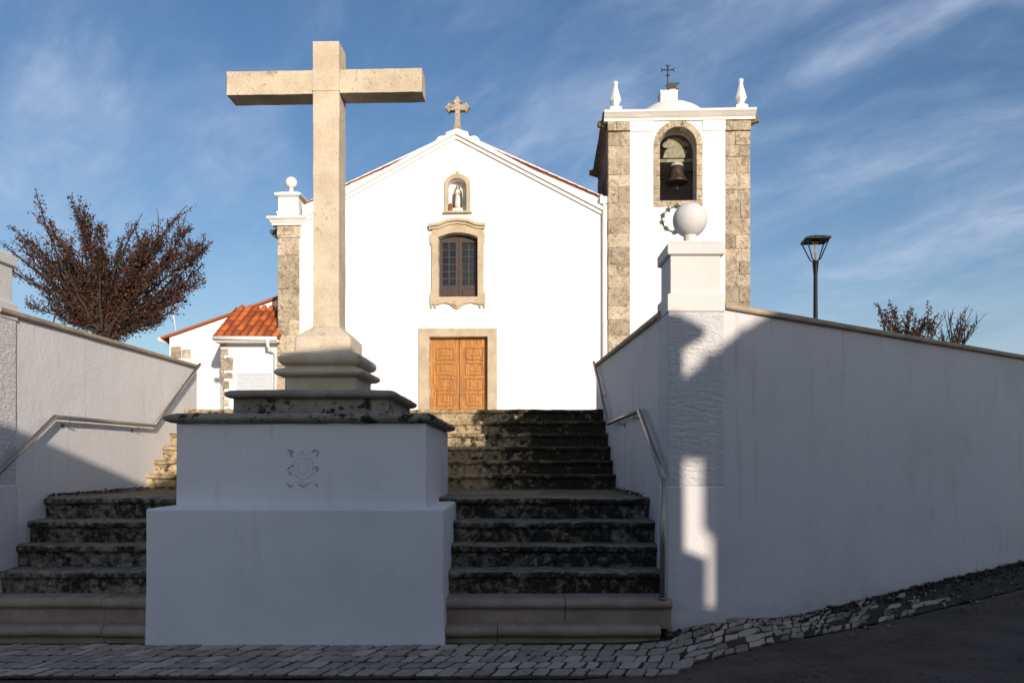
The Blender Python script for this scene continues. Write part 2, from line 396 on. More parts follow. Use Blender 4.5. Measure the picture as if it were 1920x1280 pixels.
M['plum'] = leafmat('plum_leaves', [(.012, .007, .009), (.038, .014, .013), (.085, .024, .016), (.055, .035, .016), (.032, .030, .015), (.15, .045, .036)])
M['weed'] = leafmat('weed_leaves', [(.015, .022, .008), (.03, .04, .015), (.06, .055, .025), (.08, .055, .03)])

# ------------------------------------------------------------------ ground
def gz(x, y):
    b = .11 * math.exp(-((x - 1.95) ** 2 + (y - 7.45) ** 2) / .55 ** 2)
    t = max(0.0, x - .9); t = min(t, 60)
    return .04 * t * (1 if t > .6 else t / .6) + b * (1 if y < 12 else 0)
def gridsheet(name, xs, ys, zf, mat, kind='structure'):
    mb = MB(); nx, ny = len(xs), len(ys)
    vs = [(x, y, zf(x, y)) for y in ys for x in xs]
    fs = [(j * nx + i, j * nx + i + 1, (j + 1) * nx + i + 1, (j + 1) * nx + i) for j in range(ny - 1) for i in range(nx - 1)]
    mb.add(vs, fs, .5, True); o = mb.build(name, mat); tag(o, kind=kind); return o
def spread(a, b, n): return [a + (b - a) * i / (n - 1) for i in range(n)]
xs = [-600, -200, -80, -40, -20] + spread(-12, 16, 113) + [20, 30, 45, 61, 200, 600]
ys = [-600, -200, -80, -40, -25] + spread(-16, -1, 16) + spread(0, 14, 71) + [20, 40, 90, 200, 600]
gr = gridsheet('ground', xs, ys, lambda x, y: gz(x, y) - .06, M['grass'])
# asphalt street in front, edge follows the pavement
WALL_A = Vector((1.945, 7.35)); WALL_B = Vector((7.04, 11.0)); wdir = (WALL_B - WALL_A).normalized(); wn = Vector((wdir.y, -wdir.x))
inner = [(-16, 7.12), (1.36, 7.12), (1.52, 7.34), (1.95, 7.40), (3.4, 8.44), (5.2, 9.73), (7.04, 11.05), (13, 15.32)]
outer = [(-16, 5.97), (.55, 5.97), (1.25, 6.22), (2.05, 6.70), (2.9, 7.20), (4.4, 8.12), (5.9, 9.10), (12.2, 13.7)]
def edge_y(x):
    for (a, b), (c, d) in zip(outer, outer[1:]):
        if a <= x <= c: return b + (d - b) * (x - a) / (c - a)
    return outer[0][1] if x < outer[0][0] else outer[-1][1]
mb = MB(); X = [-60, -30, -16] + spread(-12, 12, 97) + [12.2]
rows = [-14, -5, -2, 0, 2, 3.5, 4.5, 5.2, None]
vs = []; 
for r_ in rows:
    for x in X:
        y = edge_y(x) + .02 * math.sin(x * 9) + random.uniform(-.012, .012) if r_ is None else (r_ if r_ < edge_y(x) - .3 else edge_y(x) - .3 - .02 * rows.index(r_))
        vs.append((x, y, gz(x, y) - .022))
nx = len(X)
mb.add(vs, [(j * nx + i, j * nx + i + 1, (j + 1) * nx + i + 1, (j + 1) * nx + i) for j in range(len(rows) - 1) for i in range(nx - 1)], .5, True)
# uphill part of the street to the right
tag(mb.build('road', M['asphalt']), kind='structure')
mb = MB()
mb.add([(x, y, gz(x, y) - .024) for x, y in [(12.2, -14), (60, -14), (60, 36), (12.2, 13.6)]], [(0, 1, 2, 3)])
tag(mb.build('road', M['asphalt']), kind='structure')
# pavement bed + cobbles
def lerp2(pl, t):
    n = len(pl) - 1; k = min(int(t), n - 1); f = t - k
    return Vector((pl[k][0] + (pl[k + 1][0] - pl[k][0]) * f, pl[k][1] + (pl[k + 1][1] - pl[k][1]) * f))
def arc(pl):
    L = [0]
    for a, b in zip(pl, pl[1:]): L.append(L[-1] + math.hypot(b[0] - a[0], b[1] - a[1]))
    return L
def strip(u, v):           # u index along the polylines 0..7, v 0 outer .. 1 inner
    a = lerp2(outer, u); b = lerp2(inner, u); return a + (b - a) * v
mb = MB(); us = [0, .3, .6] + [.7 + .3 * i / 20 for i in range(20)] + [1 + i / 12 for i in range(0, 73)]
vs = []; nv = 9
for u in us:
    for j in range(nv):
        p = strip(u, j / (nv - 1) * 1.02 - (.0)); z = gz(p.x, p.y) - .012 + .012 * noise.noise((p.x * 4, p.y * 4, 0))
        vs.append((p.x, p.y, z))
mb.add(vs, [(i * nv + j, (i + 1) * nv + j, (i + 1) * nv + j + 1, i * nv + j + 1) for i in range(len(us) - 1) for j in range(nv - 1)], .5, True)
tag(mb.build('pavement', M['dirt']), kind='structure')
mb = MB(); rnd = random.Random(11)
def cobble(mb, quad, h, tone):
    c = sum(quad, Vector((0, 0))) / 4; tilt = Vector((rnd.uniform(-.02, .02), rnd.uniform(-.02, .02)))
    def P(p, s, dz):
        q = c + (p - c) * s; return (q.x, q.y, gz(q.x, q.y) + dz + tilt.dot(q - c))
    vs = []
    ring = []
    for i in range(4):
        a, b = quad[i], quad[(i + 1) % 4]
        ring += [a * .90 + b * .10, a * .5 + b * .5 + (b - a).orthogonal() * rnd.uniform(-.05, .05), a * .10 + b * .90]
    for s_, dz in ((1.0, -.03), (.985, h - .007), (.94, h - .001), (.88, h)):
        vs += [P(p, s_, dz) for p in ring]
    n = len(ring); fs = [(k * n + i, k * n + (i + 1) % n, (k + 1) * n + (i + 1) % n, (k + 1) * n + i) for k in range(3) for i in range(n)]
    fs.append(tuple(3 * n + i for i in range(n)))
    _, ff = mb.add(vs, fs, tone, False)
    for f in ff[:n]: f[mb.tl] = 0.12
# straight part: rows of slanted setts, x from -7.5 to 1.3
ny = 5; y0, y1 = 6.0, 7.03
def gp(row, k, off): return None
prev = None
for r_ in range(ny):
    ya = y0 + (y1 - y0) * r_ / ny; yb = y0 + (y1 - y0) * (r_ + 1) / ny; x = -7.6 + rnd.uniform(0, .1)
    while x < 1.25:
        wd = rnd.uniform(.10, .175); g = .008; sl = .06
        jj = lambda: rnd.uniform(-.010, .010)
        wob = lambda xx, yy: .03 * noise.noise((xx * 1.2, yy * 3, 5))
        q = [Vector((x + g + jj(), ya + .02 + jj() + wob(x, ya))), Vector((x + wd - g + jj(), ya + .02 + jj() + wob(x + wd, ya))), Vector((x + wd - g + sl + jj(), yb - g + jj() + wob(x + wd, yb))), Vector((x + g + sl + jj(), yb - g + jj() + wob(x, yb)))]
        if True: cobble(mb, q, rnd.uniform(.0, .008), rnd.uniform(.35, .85))
        x += wd
# curved part on the right: bigger irregular setts, dirtier
def lenu(u0, u1): return (lerp2(outer, u1) - lerp2(outer, u0)).length
rowsn = 6
for r_ in range(rowsn):
    u = 1.78
    while u < 5.0:
        wdu = rnd.uniform(.09, .17) / max(.4, (strip(min(6.9, int(u) + 1), .5) - strip(int(u), .5)).length)
        fade = max(0, (u - 3.6) / 1.4)
        v0 = r_ / rowsn + .02; v1 = (r_ + 1) / rowsn - .0
        jj = lambda: Vector((rnd.uniform(-.022, .022), rnd.uniform(-.022, .022)))
        sk = wdu * .3; e_ = wdu * .06; q = [strip(u + e_, v0) + jj(), strip(u + wdu - e_, v0) + jj(), strip(u + wdu - e_ + sk, v1 - .02) + jj(), strip(u + e_ + sk, v1 - .02) + jj()]
        c = sum(q, Vector((0, 0))) / 4
        inside = (c.x < 1.36 and c.y > 6.95)
        lost = rnd.random() < (.04 + .75 * fade * (r_ / rowsn + .5) + (.25 if r_ == rowsn - 1 else 0))
        if not inside and not lost: cobble(mb, q, rnd.uniform(-.004, .008) - .010 * fade, rnd.uniform(.15, .85))
        u += wdu
tag(mb.build('pavement', M['cobble']), kind='structure')
# churchyard platform: one solid at yard height behind the retaining walls
YZ = 2.43
mb = MB()
def slab(pts, z0, z1):
    n = len(pts); vs = [(x, y, z0) for x, y in pts] + [(x, y, z1) for x, y in pts]
    fs = [tuple(range(n - 1, -1, -1)), tuple(range(n, 2 * n))] + [(i, (i + 1) % n, n + (i + 1) % n, n + i) for i in range(n)]
    mb.add(vs, fs)
slab([(-5.3, 12.86), (1.6, 12.86), (1.6, 7.72), (2.0, 7.62), (7.1, 11.22), (15, 16.9), (60, 49), (60, 90), (-60, 90), (-60, 36), (-10.6, 11.3), (-5.45, 7.62), (-5.05, 7.72)], -.4, YZ)
tag(mb.build('churchyard', M['yard']), kind='structure')

# ------------------------------------------------------------------ stairs
def wallL(y): return -4.86 - .0635 * (y - 7.84)
WR = 1.44
stairs = empty('stone_staircase', (0, 7, 0)); tag(stairs, 'broad outdoor stone staircase of two flights rising to the church between white walls', 'stairs')
def step_part(x0, x1, yf, yb, z0, z1, mat, nose=.05, th=.075, jag=.006, endround=False, name='step', segx=.10, sag=0):
    mb = MB()
    prof = [(yf, z0), (yf, z1 - th), (yf - nose * .55, z1 - th + .004), (yf - nose * .9, z1 - th * .72), (yf - nose, z1 - th * .45), (yf - nose * .8, z1 - th * .14), (yf - nose * .35, z1 - .003), (yf + .06, z1), ((yf + yb) / 2, z1), (yb, z1), (yb, z0)]
    rj = random.Random(int(z1 * 1000)); xa = x0
    while xa < x1 - .01:
        xb = xa + rj.uniform(.8, 1.5)
        if x1 - xb < .5: xb = x1
        dz_ = rj.uniform(-.004, .003); dy_ = rj.uniform(-.006, .006)
        mb.extx([(y + dy_ * (y < yb), z + (dz_ if z > z0 else 0)) for y, z in prof], xa + .003, xb - .003, segx, rj.random()); xa = xb
    mb.rough(jag, 5.5, jag * .55, 19)
    o = mb.build(name, mat, None, auto=50)
    o.parent = stairs; o.location = (0, -7, 0) ; return o
zs = [0, .15, .365, .58, .795, 1.01, 1.23]; yf = [None, 7.08, 7.27, 7.56, 7.83, 8.09, 8.40]
for n in range(1, 7):
    if n == 1:
        step_part(-5.0, 1.32, 7.13, 7.34, -.12, .15, M['step_new'], nose=.07, th=.10, jag=.004)
        # the short plain block under the rounded end
        continue
    if n == 2:
        step_part(-4.98, 1.45, 7.27, 7.60, .09, .365, M['step_new'], nose=.06, th=.09, jag=.003); continue
    yb = yf[n + 1] + .03 if n < 6 else 8.66
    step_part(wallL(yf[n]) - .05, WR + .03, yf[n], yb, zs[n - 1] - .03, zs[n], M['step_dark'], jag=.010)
mb = MB(); rnd = random.Random(5)
y = 8.665
while y < 11.1:
    yn = min(11.16, y + rnd.uniform(.55, .8)); x = wallL(y) - .1
    while x < WR + .03:
        xn = min(WR + .04, x + rnd.uniform(.7, 1.3)); mb.box(x + .004, xn - .004, y + .004, yn - .004, 1.0, 1.225 + rnd.uniform(-.003, .003), rnd.uniform(.3, .8), .006); x = xn
    y = yn
o = mb.build('landing', M['landing'], stairs); o.location = (0, -7, 0)
uz = [1.23 + .2 * k for k in range(7)]
for n in range(1, 7):
    y = 11.10 + .3 * (n - 1)
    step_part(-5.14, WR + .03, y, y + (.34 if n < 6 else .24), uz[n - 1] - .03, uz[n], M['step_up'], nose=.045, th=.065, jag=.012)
# dead leaves swept against the wall foot on the landing
mb = MB(); rnd = random.Random(21)
for _ in range(900):
    if rnd.random() < .5: y = rnd.uniform(8.4, 11.0); x = wallL(y) + abs(rnd.gauss(0, .07))
    elif rnd.random() < .6: x = rnd.uniform(-5, -2.8); y = 11.05 - abs(rnd.gauss(0, .06))
    else: y = rnd.uniform(8.4, 11.0); x = WR - .03 - abs(rnd.gauss(0, .06))
    s = rnd.uniform(.012, .03); a = rnd.uniform(0, 6.28); z = 1.236 + rnd.uniform(0, .03) * (rnd.random())
    u = Vector((math.cos(a), math.sin(a), rnd.uniform(-.5, .5))) * s; v = Vector((-math.sin(a), math.cos(a), rnd.uniform(-.5, .5))) * s * .6
    c = Vector((x, y, z + s * .4)); mb.add([c - u, c - v, c + u, c + v], [(0, 1, 2, 3)], rnd.random())
tag(mb.build('fallen_leaves', M['plum']), 'dead brown leaves gathered along the landing edges', 'leaves', kind='stuff')

# ------------------------------------------------------------------ walls, coping, gate pillars
def wall_seg(name, a, b, th, z0, za, zb, mat, label, cat='wall', side=1, nseg=24, cop=.055, over=.05):
    # plaster wall from a to b (XY of the visible face), thickness going to the other side
    a = Vector(a); b = Vector(b); d = (b - a); L = d.length; d.normalize(); n = Vector((-d.y, d.x)) * side
    root = empty(name, (a.x, a.y, 0), math.atan2(d.y, d.x)); tag(root, label, cat)
    mb = MB(); vs = []; k = nseg + 1; sg = side
    nz = 10
    for i in range(k):
        t = i / nseg
        for j in range(nz + 1):
            z = z0 + (za + (zb - za) * t - z0) * j / nz
            vs.append((L * t, 0 + .008 * noise.noise((L * t * .8 + a.x, z * .9, 3)), z))
        vs.append((L * t, th * sg, za + (zb - za) * t)); vs.append((L * t, th * sg, z0))
    m = nz + 3; fs = []
    for i in range(nseg):
        for j in range(m):
            q = (j + 1) % m; fs.append((i * m + j, i * m + q, (i + 1) * m + q, (i + 1) * m + j))
    fs.append(tuple(range(m))); fs.append(tuple(nseg * m + j for j in range(m - 1, -1, -1)))
    mb.add(vs, fs); mb.build('wall_face', mat, root, auto=35)
    mb = MB(); x = 0
    while x < L - .01:
        xn = min(L, x + 1.15)
        if L - xn < .35: xn = L
        z_0 = za + (zb - za) * x / L; z_1 = za + (zb - za) * xn / L
        ya, yb_ = (-over, th + over) if sg > 0 else (-th - over, over)
        g_ = .003
        vs = []
        for X_, Z_ in ((x + g_, z_0), (xn - g_, z_1)):
            vs += [(X_, ya + .012, Z_ + .002), (X_, ya, Z_ + .014), (X_, ya, Z_ + cop - .012), (X_, ya + .014, Z_ + cop), (X_, yb_ - .014, Z_ + cop), (X_, yb_, Z_ + cop - .012), (X_, yb_, Z_ + .014), (X_, yb_ - .012, Z_ + .002)]
        mb.add(vs, [(i, (i + 1) % 8, 8 + (i + 1) % 8, 8 + i) for i in range(8)] + [tuple(range(7, -1, -1)), tuple(range(8, 16))]); x = xn
    mb.dense(.35, 3); mb.rough(.003, 6)
    mb.build('coping', M['coping'], root)
    return root
# right return wall (faces -X, shaded)
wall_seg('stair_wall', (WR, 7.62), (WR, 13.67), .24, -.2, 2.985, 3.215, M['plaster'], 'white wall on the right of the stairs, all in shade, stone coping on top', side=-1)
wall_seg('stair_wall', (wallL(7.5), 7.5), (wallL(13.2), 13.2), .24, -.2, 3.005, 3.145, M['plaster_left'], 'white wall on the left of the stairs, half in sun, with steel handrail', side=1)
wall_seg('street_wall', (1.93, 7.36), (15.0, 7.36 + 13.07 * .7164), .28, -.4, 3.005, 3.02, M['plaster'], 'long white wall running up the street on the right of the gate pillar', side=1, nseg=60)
wall_seg('street_wall', (-5.34, 7.36), (-15.0, 14.3), .28, -.4, 3.005, 3.02, M['plaster'], 'white wall along the street on the far left beyond the left gate pillar', side=-1, nseg=30)
# side yard walls closing platform
def pillar(x0, label, gl):
    cx, cy = x0 + .262, 7.56; root = empty('gate_pillar', (cx, cy, 0)); tag(root, label, 'gate pillar', 'white gate pillars with ball tops')
    mb = MB(); mb.ring(0, 0, .262, .262, [(-.008, 1.385), (-.008, 2.975)], seg=1); mb.build('pillar_shaft', M['plaster_rough'], root, bevel=.012)
    mb = MB(); mb.ring(0, 0, .266, .266, [(.004, -.3), (.004, .3), (.0, 1.37), (-.006, 1.385)]); mb.build('pillar_foot', M['plaster'], root, bevel=.02)
    mb = MB(); mb.ring(0, 0, .262, .262, [(.0, 2.975), (.0, 3.13), (-.012, 3.142)]); mb.ring(0, 0, .230, .230, [(0, 3.142), (0, 3.49)], capt=False, capb=False); mb.build('plinth', M['pillar_trim'], root, bevel=.006)
    mb = MB(); mb.ring(0, 0, .262, .262, [(-.02, 3.49), (.0, 3.50), (.0, 3.595), (-.03, 3.61), (-.035, 3.628)]); mb.build('cap', M['pillar_trim'], root, bevel=.006)
    mb = MB(); mb.lathe(0, 0, [(.085, 3.62), (.068, 3.65), (.060, 3.69), (.062, 3.73), (.07, 3.76)], 20); mb.build('neck', M['pillar_trim'], root)
    mb = MB(); mb.ball((0, 0, 3.885), .162, 40); mb.build('ball', M['pillar_trim'], root, smooth=True)
    return root
pillar(1.42, 'white square gate pillar with ball top at right of the stairs', 0)
pillar(-5.355, 'white square gate pillar at the left edge of the stairs, mostly out of view', 0)

# handrails
def rail(name, pts, brs, wallx, label):
    root = empty(name, tuple(pts[0])); tag(root, label, 'handrail')
    o = Vector(pts[0]); P = [Vector(p) - o for p in pts]
    mb = MB()
    for a, b in zip(P, P[1:]): mb.tube([a, b], .024, 14)
    for p in P[1:-1]: mb.ball(p, .0242, 14)
    if name and label.startswith('right'): mb.lathe(P[-1].x, P[-1].y, [(.045, P[-1].z - .004), (.045, P[-1].z + .008)], 16)
    mb.build('rail', M['steel'], root)
    for b in brs:
        b = Vector(b) - o; wx = wallx(b.y + o.y) - o.x
        mb = MB(); mb.tube([b, b + Vector((0, 0, -.06)), Vector((wx, b.y, b.z - .075))], .007, 8)
        s = 1 if wx < b.x else -1
        mb.tube([Vector((wx, b.y, b.z - .075)), Vector((wx + s * .008, b.y, b.z - .075))], .03, 14); mb.build('bracket', M['steel'], root)
rail('handrail', [(1.36, 13.3, 3.26), (1.36, 11.33, 2.14), (1.36, 8.57, 2.15), (1.36, 7.19, 1.46), (1.36, 7.24, .37)], [(1.36, 12.3, 2.69), (1.36, 10.2, 2.145), (1.36, 8.9, 2.15)], lambda y: WR, 'right hand steel rail on the shaded white wall, ending in a vertical post')
wl = lambda y: wallL(y) + .085
rail('handrail', [(wl(7.0), 7.0, 1.28), (wl(8.42), 8.42, 2.075), (wl(11.15), 11.15, 2.105), (wl(13.1), 13.1, 3.20)], [(wl(8.75), 8.75, 2.08), (wl(10.6), 10.6, 2.10), (wl(12.5), 12.5, 2.86)], lambda y: wallL(y), 'left hand steel rail on the sunlit white wall, casting its shadow')

# ------------------------------------------------------------------ wayside cross
PX, PY = -1.90, 8.33
cr = empty('stone_cross', (PX, PY, 0), R(-.45)); tag(cr, 'tall stone cross on a stepped white pedestal in front of the stairs', 'cross')
mb = MB(); mb.ring(0, 0, 1.31, 1.31, [(.012, -.15), (0, .5), (0, 1.19)], seg=10); mb.rough(.006, 1.5, .0015, 12); mb.build('pedestal_base', M['plaster_ped'], cr, bevel=.02)
mb = MB(); mb.ring(0, 0, 1.135, 1.10, [(0, 1.18), (0, 1.5), (0, 1.95)], seg=10); mb.rough(.005, 1.7, .0015, 12); mb.build('pedestal_block', M['plaster_ped'], cr, bevel=.015)
def torus_prof(o0, z0, z1, out, n=7, flat=.0):
    h = (z1 - z0) / 2; r = []
    for i in range(n + 1):
        a = -math.pi / 2 + math.pi * i / n; r.append((o0 + out * math.cos(a), z0 + h + h * math.sin(a)))
    return r
def moulded(name, prof, half, mat, seg, amp, cr_=.0, rz=0.0, hy=None):
    mb = MB(); mb.ring(0, 0, half, hy or half, prof, seg=seg, cr=cr_, rz=rz)
    mb.rough(amp, 5, amp * .4, 21); return mb.build(name, mat, cr, auto=55)
moulded('pedestal_slab', [(-.02, 1.94)] + torus_prof(.0, 1.955, 2.04, .085) + [(-.2, 2.045)], 1.135, M['plinth_dark'], 22, .012, .03, hy=1.10)
moulded('upper_plinth', [(0, 2.03), (0, 2.20)], .738, M['plinth_dark'], 10, .005)
moulded('upper_slab', [(-.02, 2.19)] + torus_prof(0, 2.20, 2.285, .075) + [(-.2, 2.287)], .738, M['plinth'], 16, .007, .03)
rzc = R(-1.6)
moulded('cross_base', [(0, 2.27), (0, 2.443)] + torus_prof(.015, 2.450, 2.535, .070) + [(-.005, 2.552)] + torus_prof(-.005, 2.565, 2.685, .058) + [(-.04, 2.695), (-.075, 2.72), (-.078, 2.855), (-.095, 2.875), (-.15, 2.925), (-.20, 2.965), (-.222, 2.988)], .362, M['cross'], 6, .004, .03, rzc)
mb = MB(); mb.ring(0, 0, .135, .135, [(0, 2.97), (-.002, 4.2), (0, 5.40), (.006, 5.40), (.006, 5.62), (.0, 5.62), (0, 5.91)], seg=3, rz=rzc); mb.dense(.12, 4); mb.rough(.004, 4, .0015, 30); mb.build('shaft', M['cross'], cr, bevel=0, auto=40)
mb = MB()
Mz = Matrix.Rotation(rzc, 4, 'Z')
mb.box(-1.035, -.142, -.124, .124, 5.378, 5.618, mat=Mz); mb.box(.142, .985, -.124, .124, 5.382, 5.620, mat=Mz)
mb.dense(.10, 5); mb.rough(.005, 5, .002, 30); mb.build('crossarm', M['cross_arm'], cr, auto=40)
# faded coat of arms on the block
yE = -1.10 - .004
def em(px, py): p = at(px, py, PY - 1.10); return (p.x - PX, p.z)
mbf = MB(); scr = []
def stroke(mb, pts, wd):
    for (a, b), (c, d) in zip(pts, pts[1:]):
        L = math.hypot(c - a, d - b) or 1e-6; nx_, nz_ = -(d - b) / L * wd, (c - a) / L * wd
        mb.plate([(a - nx_, b - nz_), (c - nx_, d - nz_), (c + nx_, d + nz_), (a + nx_, b + nz_)], [], yE, yE + .006)
P_ = lambda l: [em(*q) for q in l]
stroke(mbf, P_([(553, 862), (553, 884), (558, 893), (570, 899), (583, 893), (588, 884), (588, 862), (570, 859), (553, 862)]), .0035)
stroke(mbf, P_([(561, 868), (561, 882), (570, 889), (580, 882), (580, 868), (561, 868)]), .0025)
stroke(mbf, P_([(559, 857), (562, 850), (567, 854), (570, 848), (574, 854), (580, 850), (582, 857)]), .0025)
stroke(mbf, P_([(556, 902), (564, 906), (571, 903), (580, 907), (588, 902)]), .004)
for q in ([(540, 845), (546, 843), (552, 848), (545, 850), (550, 856)], [(586, 848), (593, 843), (599, 845), (597, 851), (594, 856)], [(540, 881), (547, 874), (552, 872)], [(543, 884), (548, 890)], [(590, 879), (596, 874), (598, 880), (594, 884)], [(541, 906), (545, 913), (550, 909)], [(593, 906), (597, 912)], [(563, 909), (572, 912), (578, 908)], [(567, 847), (569, 848)]):
    scr.append(P_(q))
e1 = mbf.build('emblem', M['emblem_faint'], cr)
for q in scr: mbd = MB(); stroke(mbd, q, .008); mbd.build('emblem_scroll', M['emblem'], e1)
e1['label'] = 'faded grey painted coat of arms'

# ------------------------------------------------------------------ church
A = R(2.2); O = Vector((0, 22, YZ)); ca, sa = math.cos(A), math.sin(A)
def F(px, py, y0=0.0):
    k = (px - CX) / F_PX; m = (HY - py) / F_PX
    t = (y0 + 22 * ca) / (ca + k * sa)
    dx, dy = k * t, t - 22
    return (ca * dx - sa * dy, EYE + m * t - YZ)
def FX(px, y0=0.0): return F(px, 700, y0)[0]
church = empty('church', tuple(O), -A); tag(church, 'white village church with gabled front and stone bell tower above the stairs', 'church')
def rect(x0, z0, x1, z1): return [(x0, z0), (x1, z0), (x1, z1), (x0, z1)]
def archpts(cx, z0, z1, hw, spring, n=14):   # ccw, flat bottom, arch top
    r = [(cx - hw, z0), (cx + hw, z0), (cx + hw, spring)]
    for i in range(1, n): a = math.pi * i / n; r.append((cx + hw * math.cos(a), spring + (z1 - spring) * math.sin(a)))
    r.append((cx - hw, spring)); return r
xl, xr = FX(521), FX(1139)
apx, apz = F(857, 245); lz = F(560, 384)[1]; rz_ = F(1137, 370)[1]
# openings
dx0, dx1 = FX(805), FX(914.5); dz1 = F(860, 631)[1]
wx0, wx1 = FX(822), FX(896); wz0, wz1 = F(860, 557)[1], F(860, 437)[1]; wzs = F(860, 446)[1]
def winhole(g=0):
    r = [(wx0 - g, wz0 - g), (wx1 + g, wz0 - g), (wx1 + g, wzs)]
    for i in range(1, 12): t = i / 12; r.append((wx1 + g + (wx0 - wx1 - 2 * g) * t, wzs + (wz1 - wzs + g) * math.sin(math.pi * t) ** .8))
    r.append((wx0 - g, wzs)); return r
ncx = FX(857.5); nhw = (FX(876) - FX(841)) / 2; nz0, nz1, nsp = F(857, 396)[1], F(857, 335)[1], F(857, 350)[1]
niche = archpts(ncx, nz0, nz1, nhw, nsp)
outer_f = [(xl, -.3), (xr, -.3), (xr, F(1137, 371)[1]), (apx, apz), (FX(566), F(566, 382)[1]), (FX(566), F(566, 404)[1]), (xl, F(521, 422)[1])]
mb = MB(); mb.plate(outer_f, [rect(dx0, -.2, dx1, dz1), winhole(), niche], 0, .55)
mb.build('front_wall', M['plaster_clean'], church, bevel=.01)
# niche back, side walls of the nave
mb = MB(); mb.box(ncx - .4, ncx + .4, .26, .30, nz0 - .1, nz1 + .1); nb = mb.build('niche_back', M['plaster_clean'], church)
eL = F(521, 432)[1]
mb = MB(); mb.box(xl + .06, xl + .5, .551, 15, -.3, eL); mb.box(xr - .45, xr - .02, .551, 15, -.3, F(1137, 380)[1]); mb.box(xl + .5, xr - .45, 14.5, 15, -.3, eL); mb.build('side_wall', M['plaster_clean'], church)
# raking cornice (two tiers)
def chev(pL, pA, pR, th, y0, y1, name):
    a, b, c = F(*pL), F(*pA), F(*pR); th = th * 22 / F_PX
    mb = MB(); mb.plate([(a[0], a[1]), (b[0], b[1]), (b[0], b[1] + th * 1.12), (a[0], a[1] + th)], [], y0, y1)
    mb.plate([(b[0], b[1]), (c[0], c[1]), (c[0], c[1] + th), (b[0], b[1] + th * 1.12)], [], y0, y1)
    return mb.build(name, M['trim'], church)
chev((566, 421), (855, 261), (1128, 403), 7, -.06, -.001, 'raking_cornice')
chev((566, 414), (855, 254), (1129, 396), 7, -.12, -.002, 'raking_cornice')
# apex ornament : curved shoulders and block
mb = MB()
for s, px in ((-1, 829), (1, 888)):
    c = F(px, 259); r = .17
    mb.plate([(c[0] + r * math.cos(t * math.pi / 10), c[1] - .1 + (r * .95) * math.sin(t * math.pi / 10)) for t in range(11)] + [(c[0] - r, c[1] - .35), (c[0] + r, c[1] - .35)], [], -.012, .3)
c = F(857, 244); mb.plate([(c[0] - .34, c[1] - .25), (c[0] + .34, c[1] - .25), (c[0] + .30, c[1] - .06), (c[0] + .12, c[1] + .0), (c[0], c[1] + .04), (c[0] - .12, c[1]), (c[0] - .30, c[1] - .06)], [], -.018, .32)
mb.build('gable_ornament', M['trim'], church, bevel=.015)
# stone cross on the gable with trefoil ends
gx, gz0 = F(857.5, 242); gz1 = F(857, 182)[1]; az = F(857, 200)[1]
mb = MB(); y0, y1 = .02, .20
hw = .07
def poly_cross():
    s = .068; 
    P = [(-.11, 0), (.11, 0), (.10, .08), (s, .13), (s, az - gz0 - .085)]
    P += [(.20, az - gz0 - .085), (.24, az - gz0 - .14), (.30, az - gz0 - .05), (.34, az - gz0), (.28, az - gz0 + .06), (.24, az - gz0 + .12), (.17, az - gz0 + .075), (s + .02, az - gz0 + .075)]
    P += [(s, gz1 - gz0 - .17), (.12, gz1 - gz0 - .12), (.06, gz1 - gz0 - .05), (0, gz1 - gz0 + .03)]
    Q = [(-x, z) for x, z in reversed(P[1:-1])] 
    return P + Q[:-0 or None]
pc = poly_cross(); pc = pc[:-0 or None]
mb.plate([(gx + x, gz0 + z) for x, z in pc], [], y0, y1); mb.dense(.08, 3); mb.rough(.006, 9)
gc = mb.build('gable_cross', M['quoin'], church); gc['label'] = 'small weathered stone cross with trefoil ends'
# roof
def tileroof(p0, du, nu, dv, nv, up, name, parent, seed=1, pitch=.22, rad=.088):
    rnd = random.Random(seed); mb = MB(); p0 = Vector(p0); du = Vector(du).normalized(); L = Vector(dv).length; vv = Vector(dv).normalized(); up = Vector(up).normalized()
    step = L / nv
    for i in range(nu):
        for j in range(nv):
            tone = rnd.random(); q0 = p0 + du * (pitch * (i + .5)) + vv * (step * j - .02) + up * .035; q1 = q0 + vv * (step + .05) - up * .02
            jt = rnd.uniform(-.006, .006)
            for cvx, lift, rr in ((1, .0, rad),):
                vs = []
                for q, r in ((q0 + du * jt, rr), (q1, rr * .84)):
                    for k in range(8):
                        a = math.pi * k / 7; vs.append(q + du * (r * math.cos(a)) + up * (r * .85 * math.sin(a)))
                mb.add(vs, [(k, k + 1, 8 + k + 1, 8 + k) for k in range(7)] + [(tuple(range(7, -1, -1)))], tone, True)
            # channel tile between covers
            c0 = p0 + du * (pitch * i) + vv * (step * j) + up * .03; c1 = c0 + vv * (step + .03) - up * .015; vs = []
            for q in (c0, c1):
                for k in range(5):
                    a = math.pi * k / 4; vs.append(q + du * (.075 * math.cos(a)) - up * (.035 * math.sin(a)))
            mb.add(vs, [(k, k + 1, 5 + k + 1, 5 + k) for k in range(4)], rnd.random() * .6, True)
    a = p0 - up * .05; b = a + du * pitch * nu; c = b + vv * L; d = a + vv * L
    mb.add([a, b, c, d, a + up * .045, b + up * .045, c + up * .045, d + up * .045], [(0, 3, 2, 1), (4, 5, 6, 7), (0, 1, 5, 4), (1, 2, 6, 5), (2, 3, 7, 6), (3, 0, 4, 7)], .2)
    return mb.build(name, M['tile'], parent, recalc=False)
le = Vector((xl - .28, -.03, F(533, 398)[1])); ap = Vector((apx, -.03, apz - .05)); re = Vector((FX(1137), -.03, F(1137, 371)[1]))
d1 = (ap - le); u1 = Vector((0, 1, 0)).cross(d1.normalized()) * -1
lstart = Vector((FX(570), 0, F(570, 379)[1])); dL = ap - lstart
def offs(d):
    n = Vector((-d.z, 0, d.x)).normalized(); return n if n.z > 0 else -n
sl = (apz - lstart.z) / (apx - lstart.x)
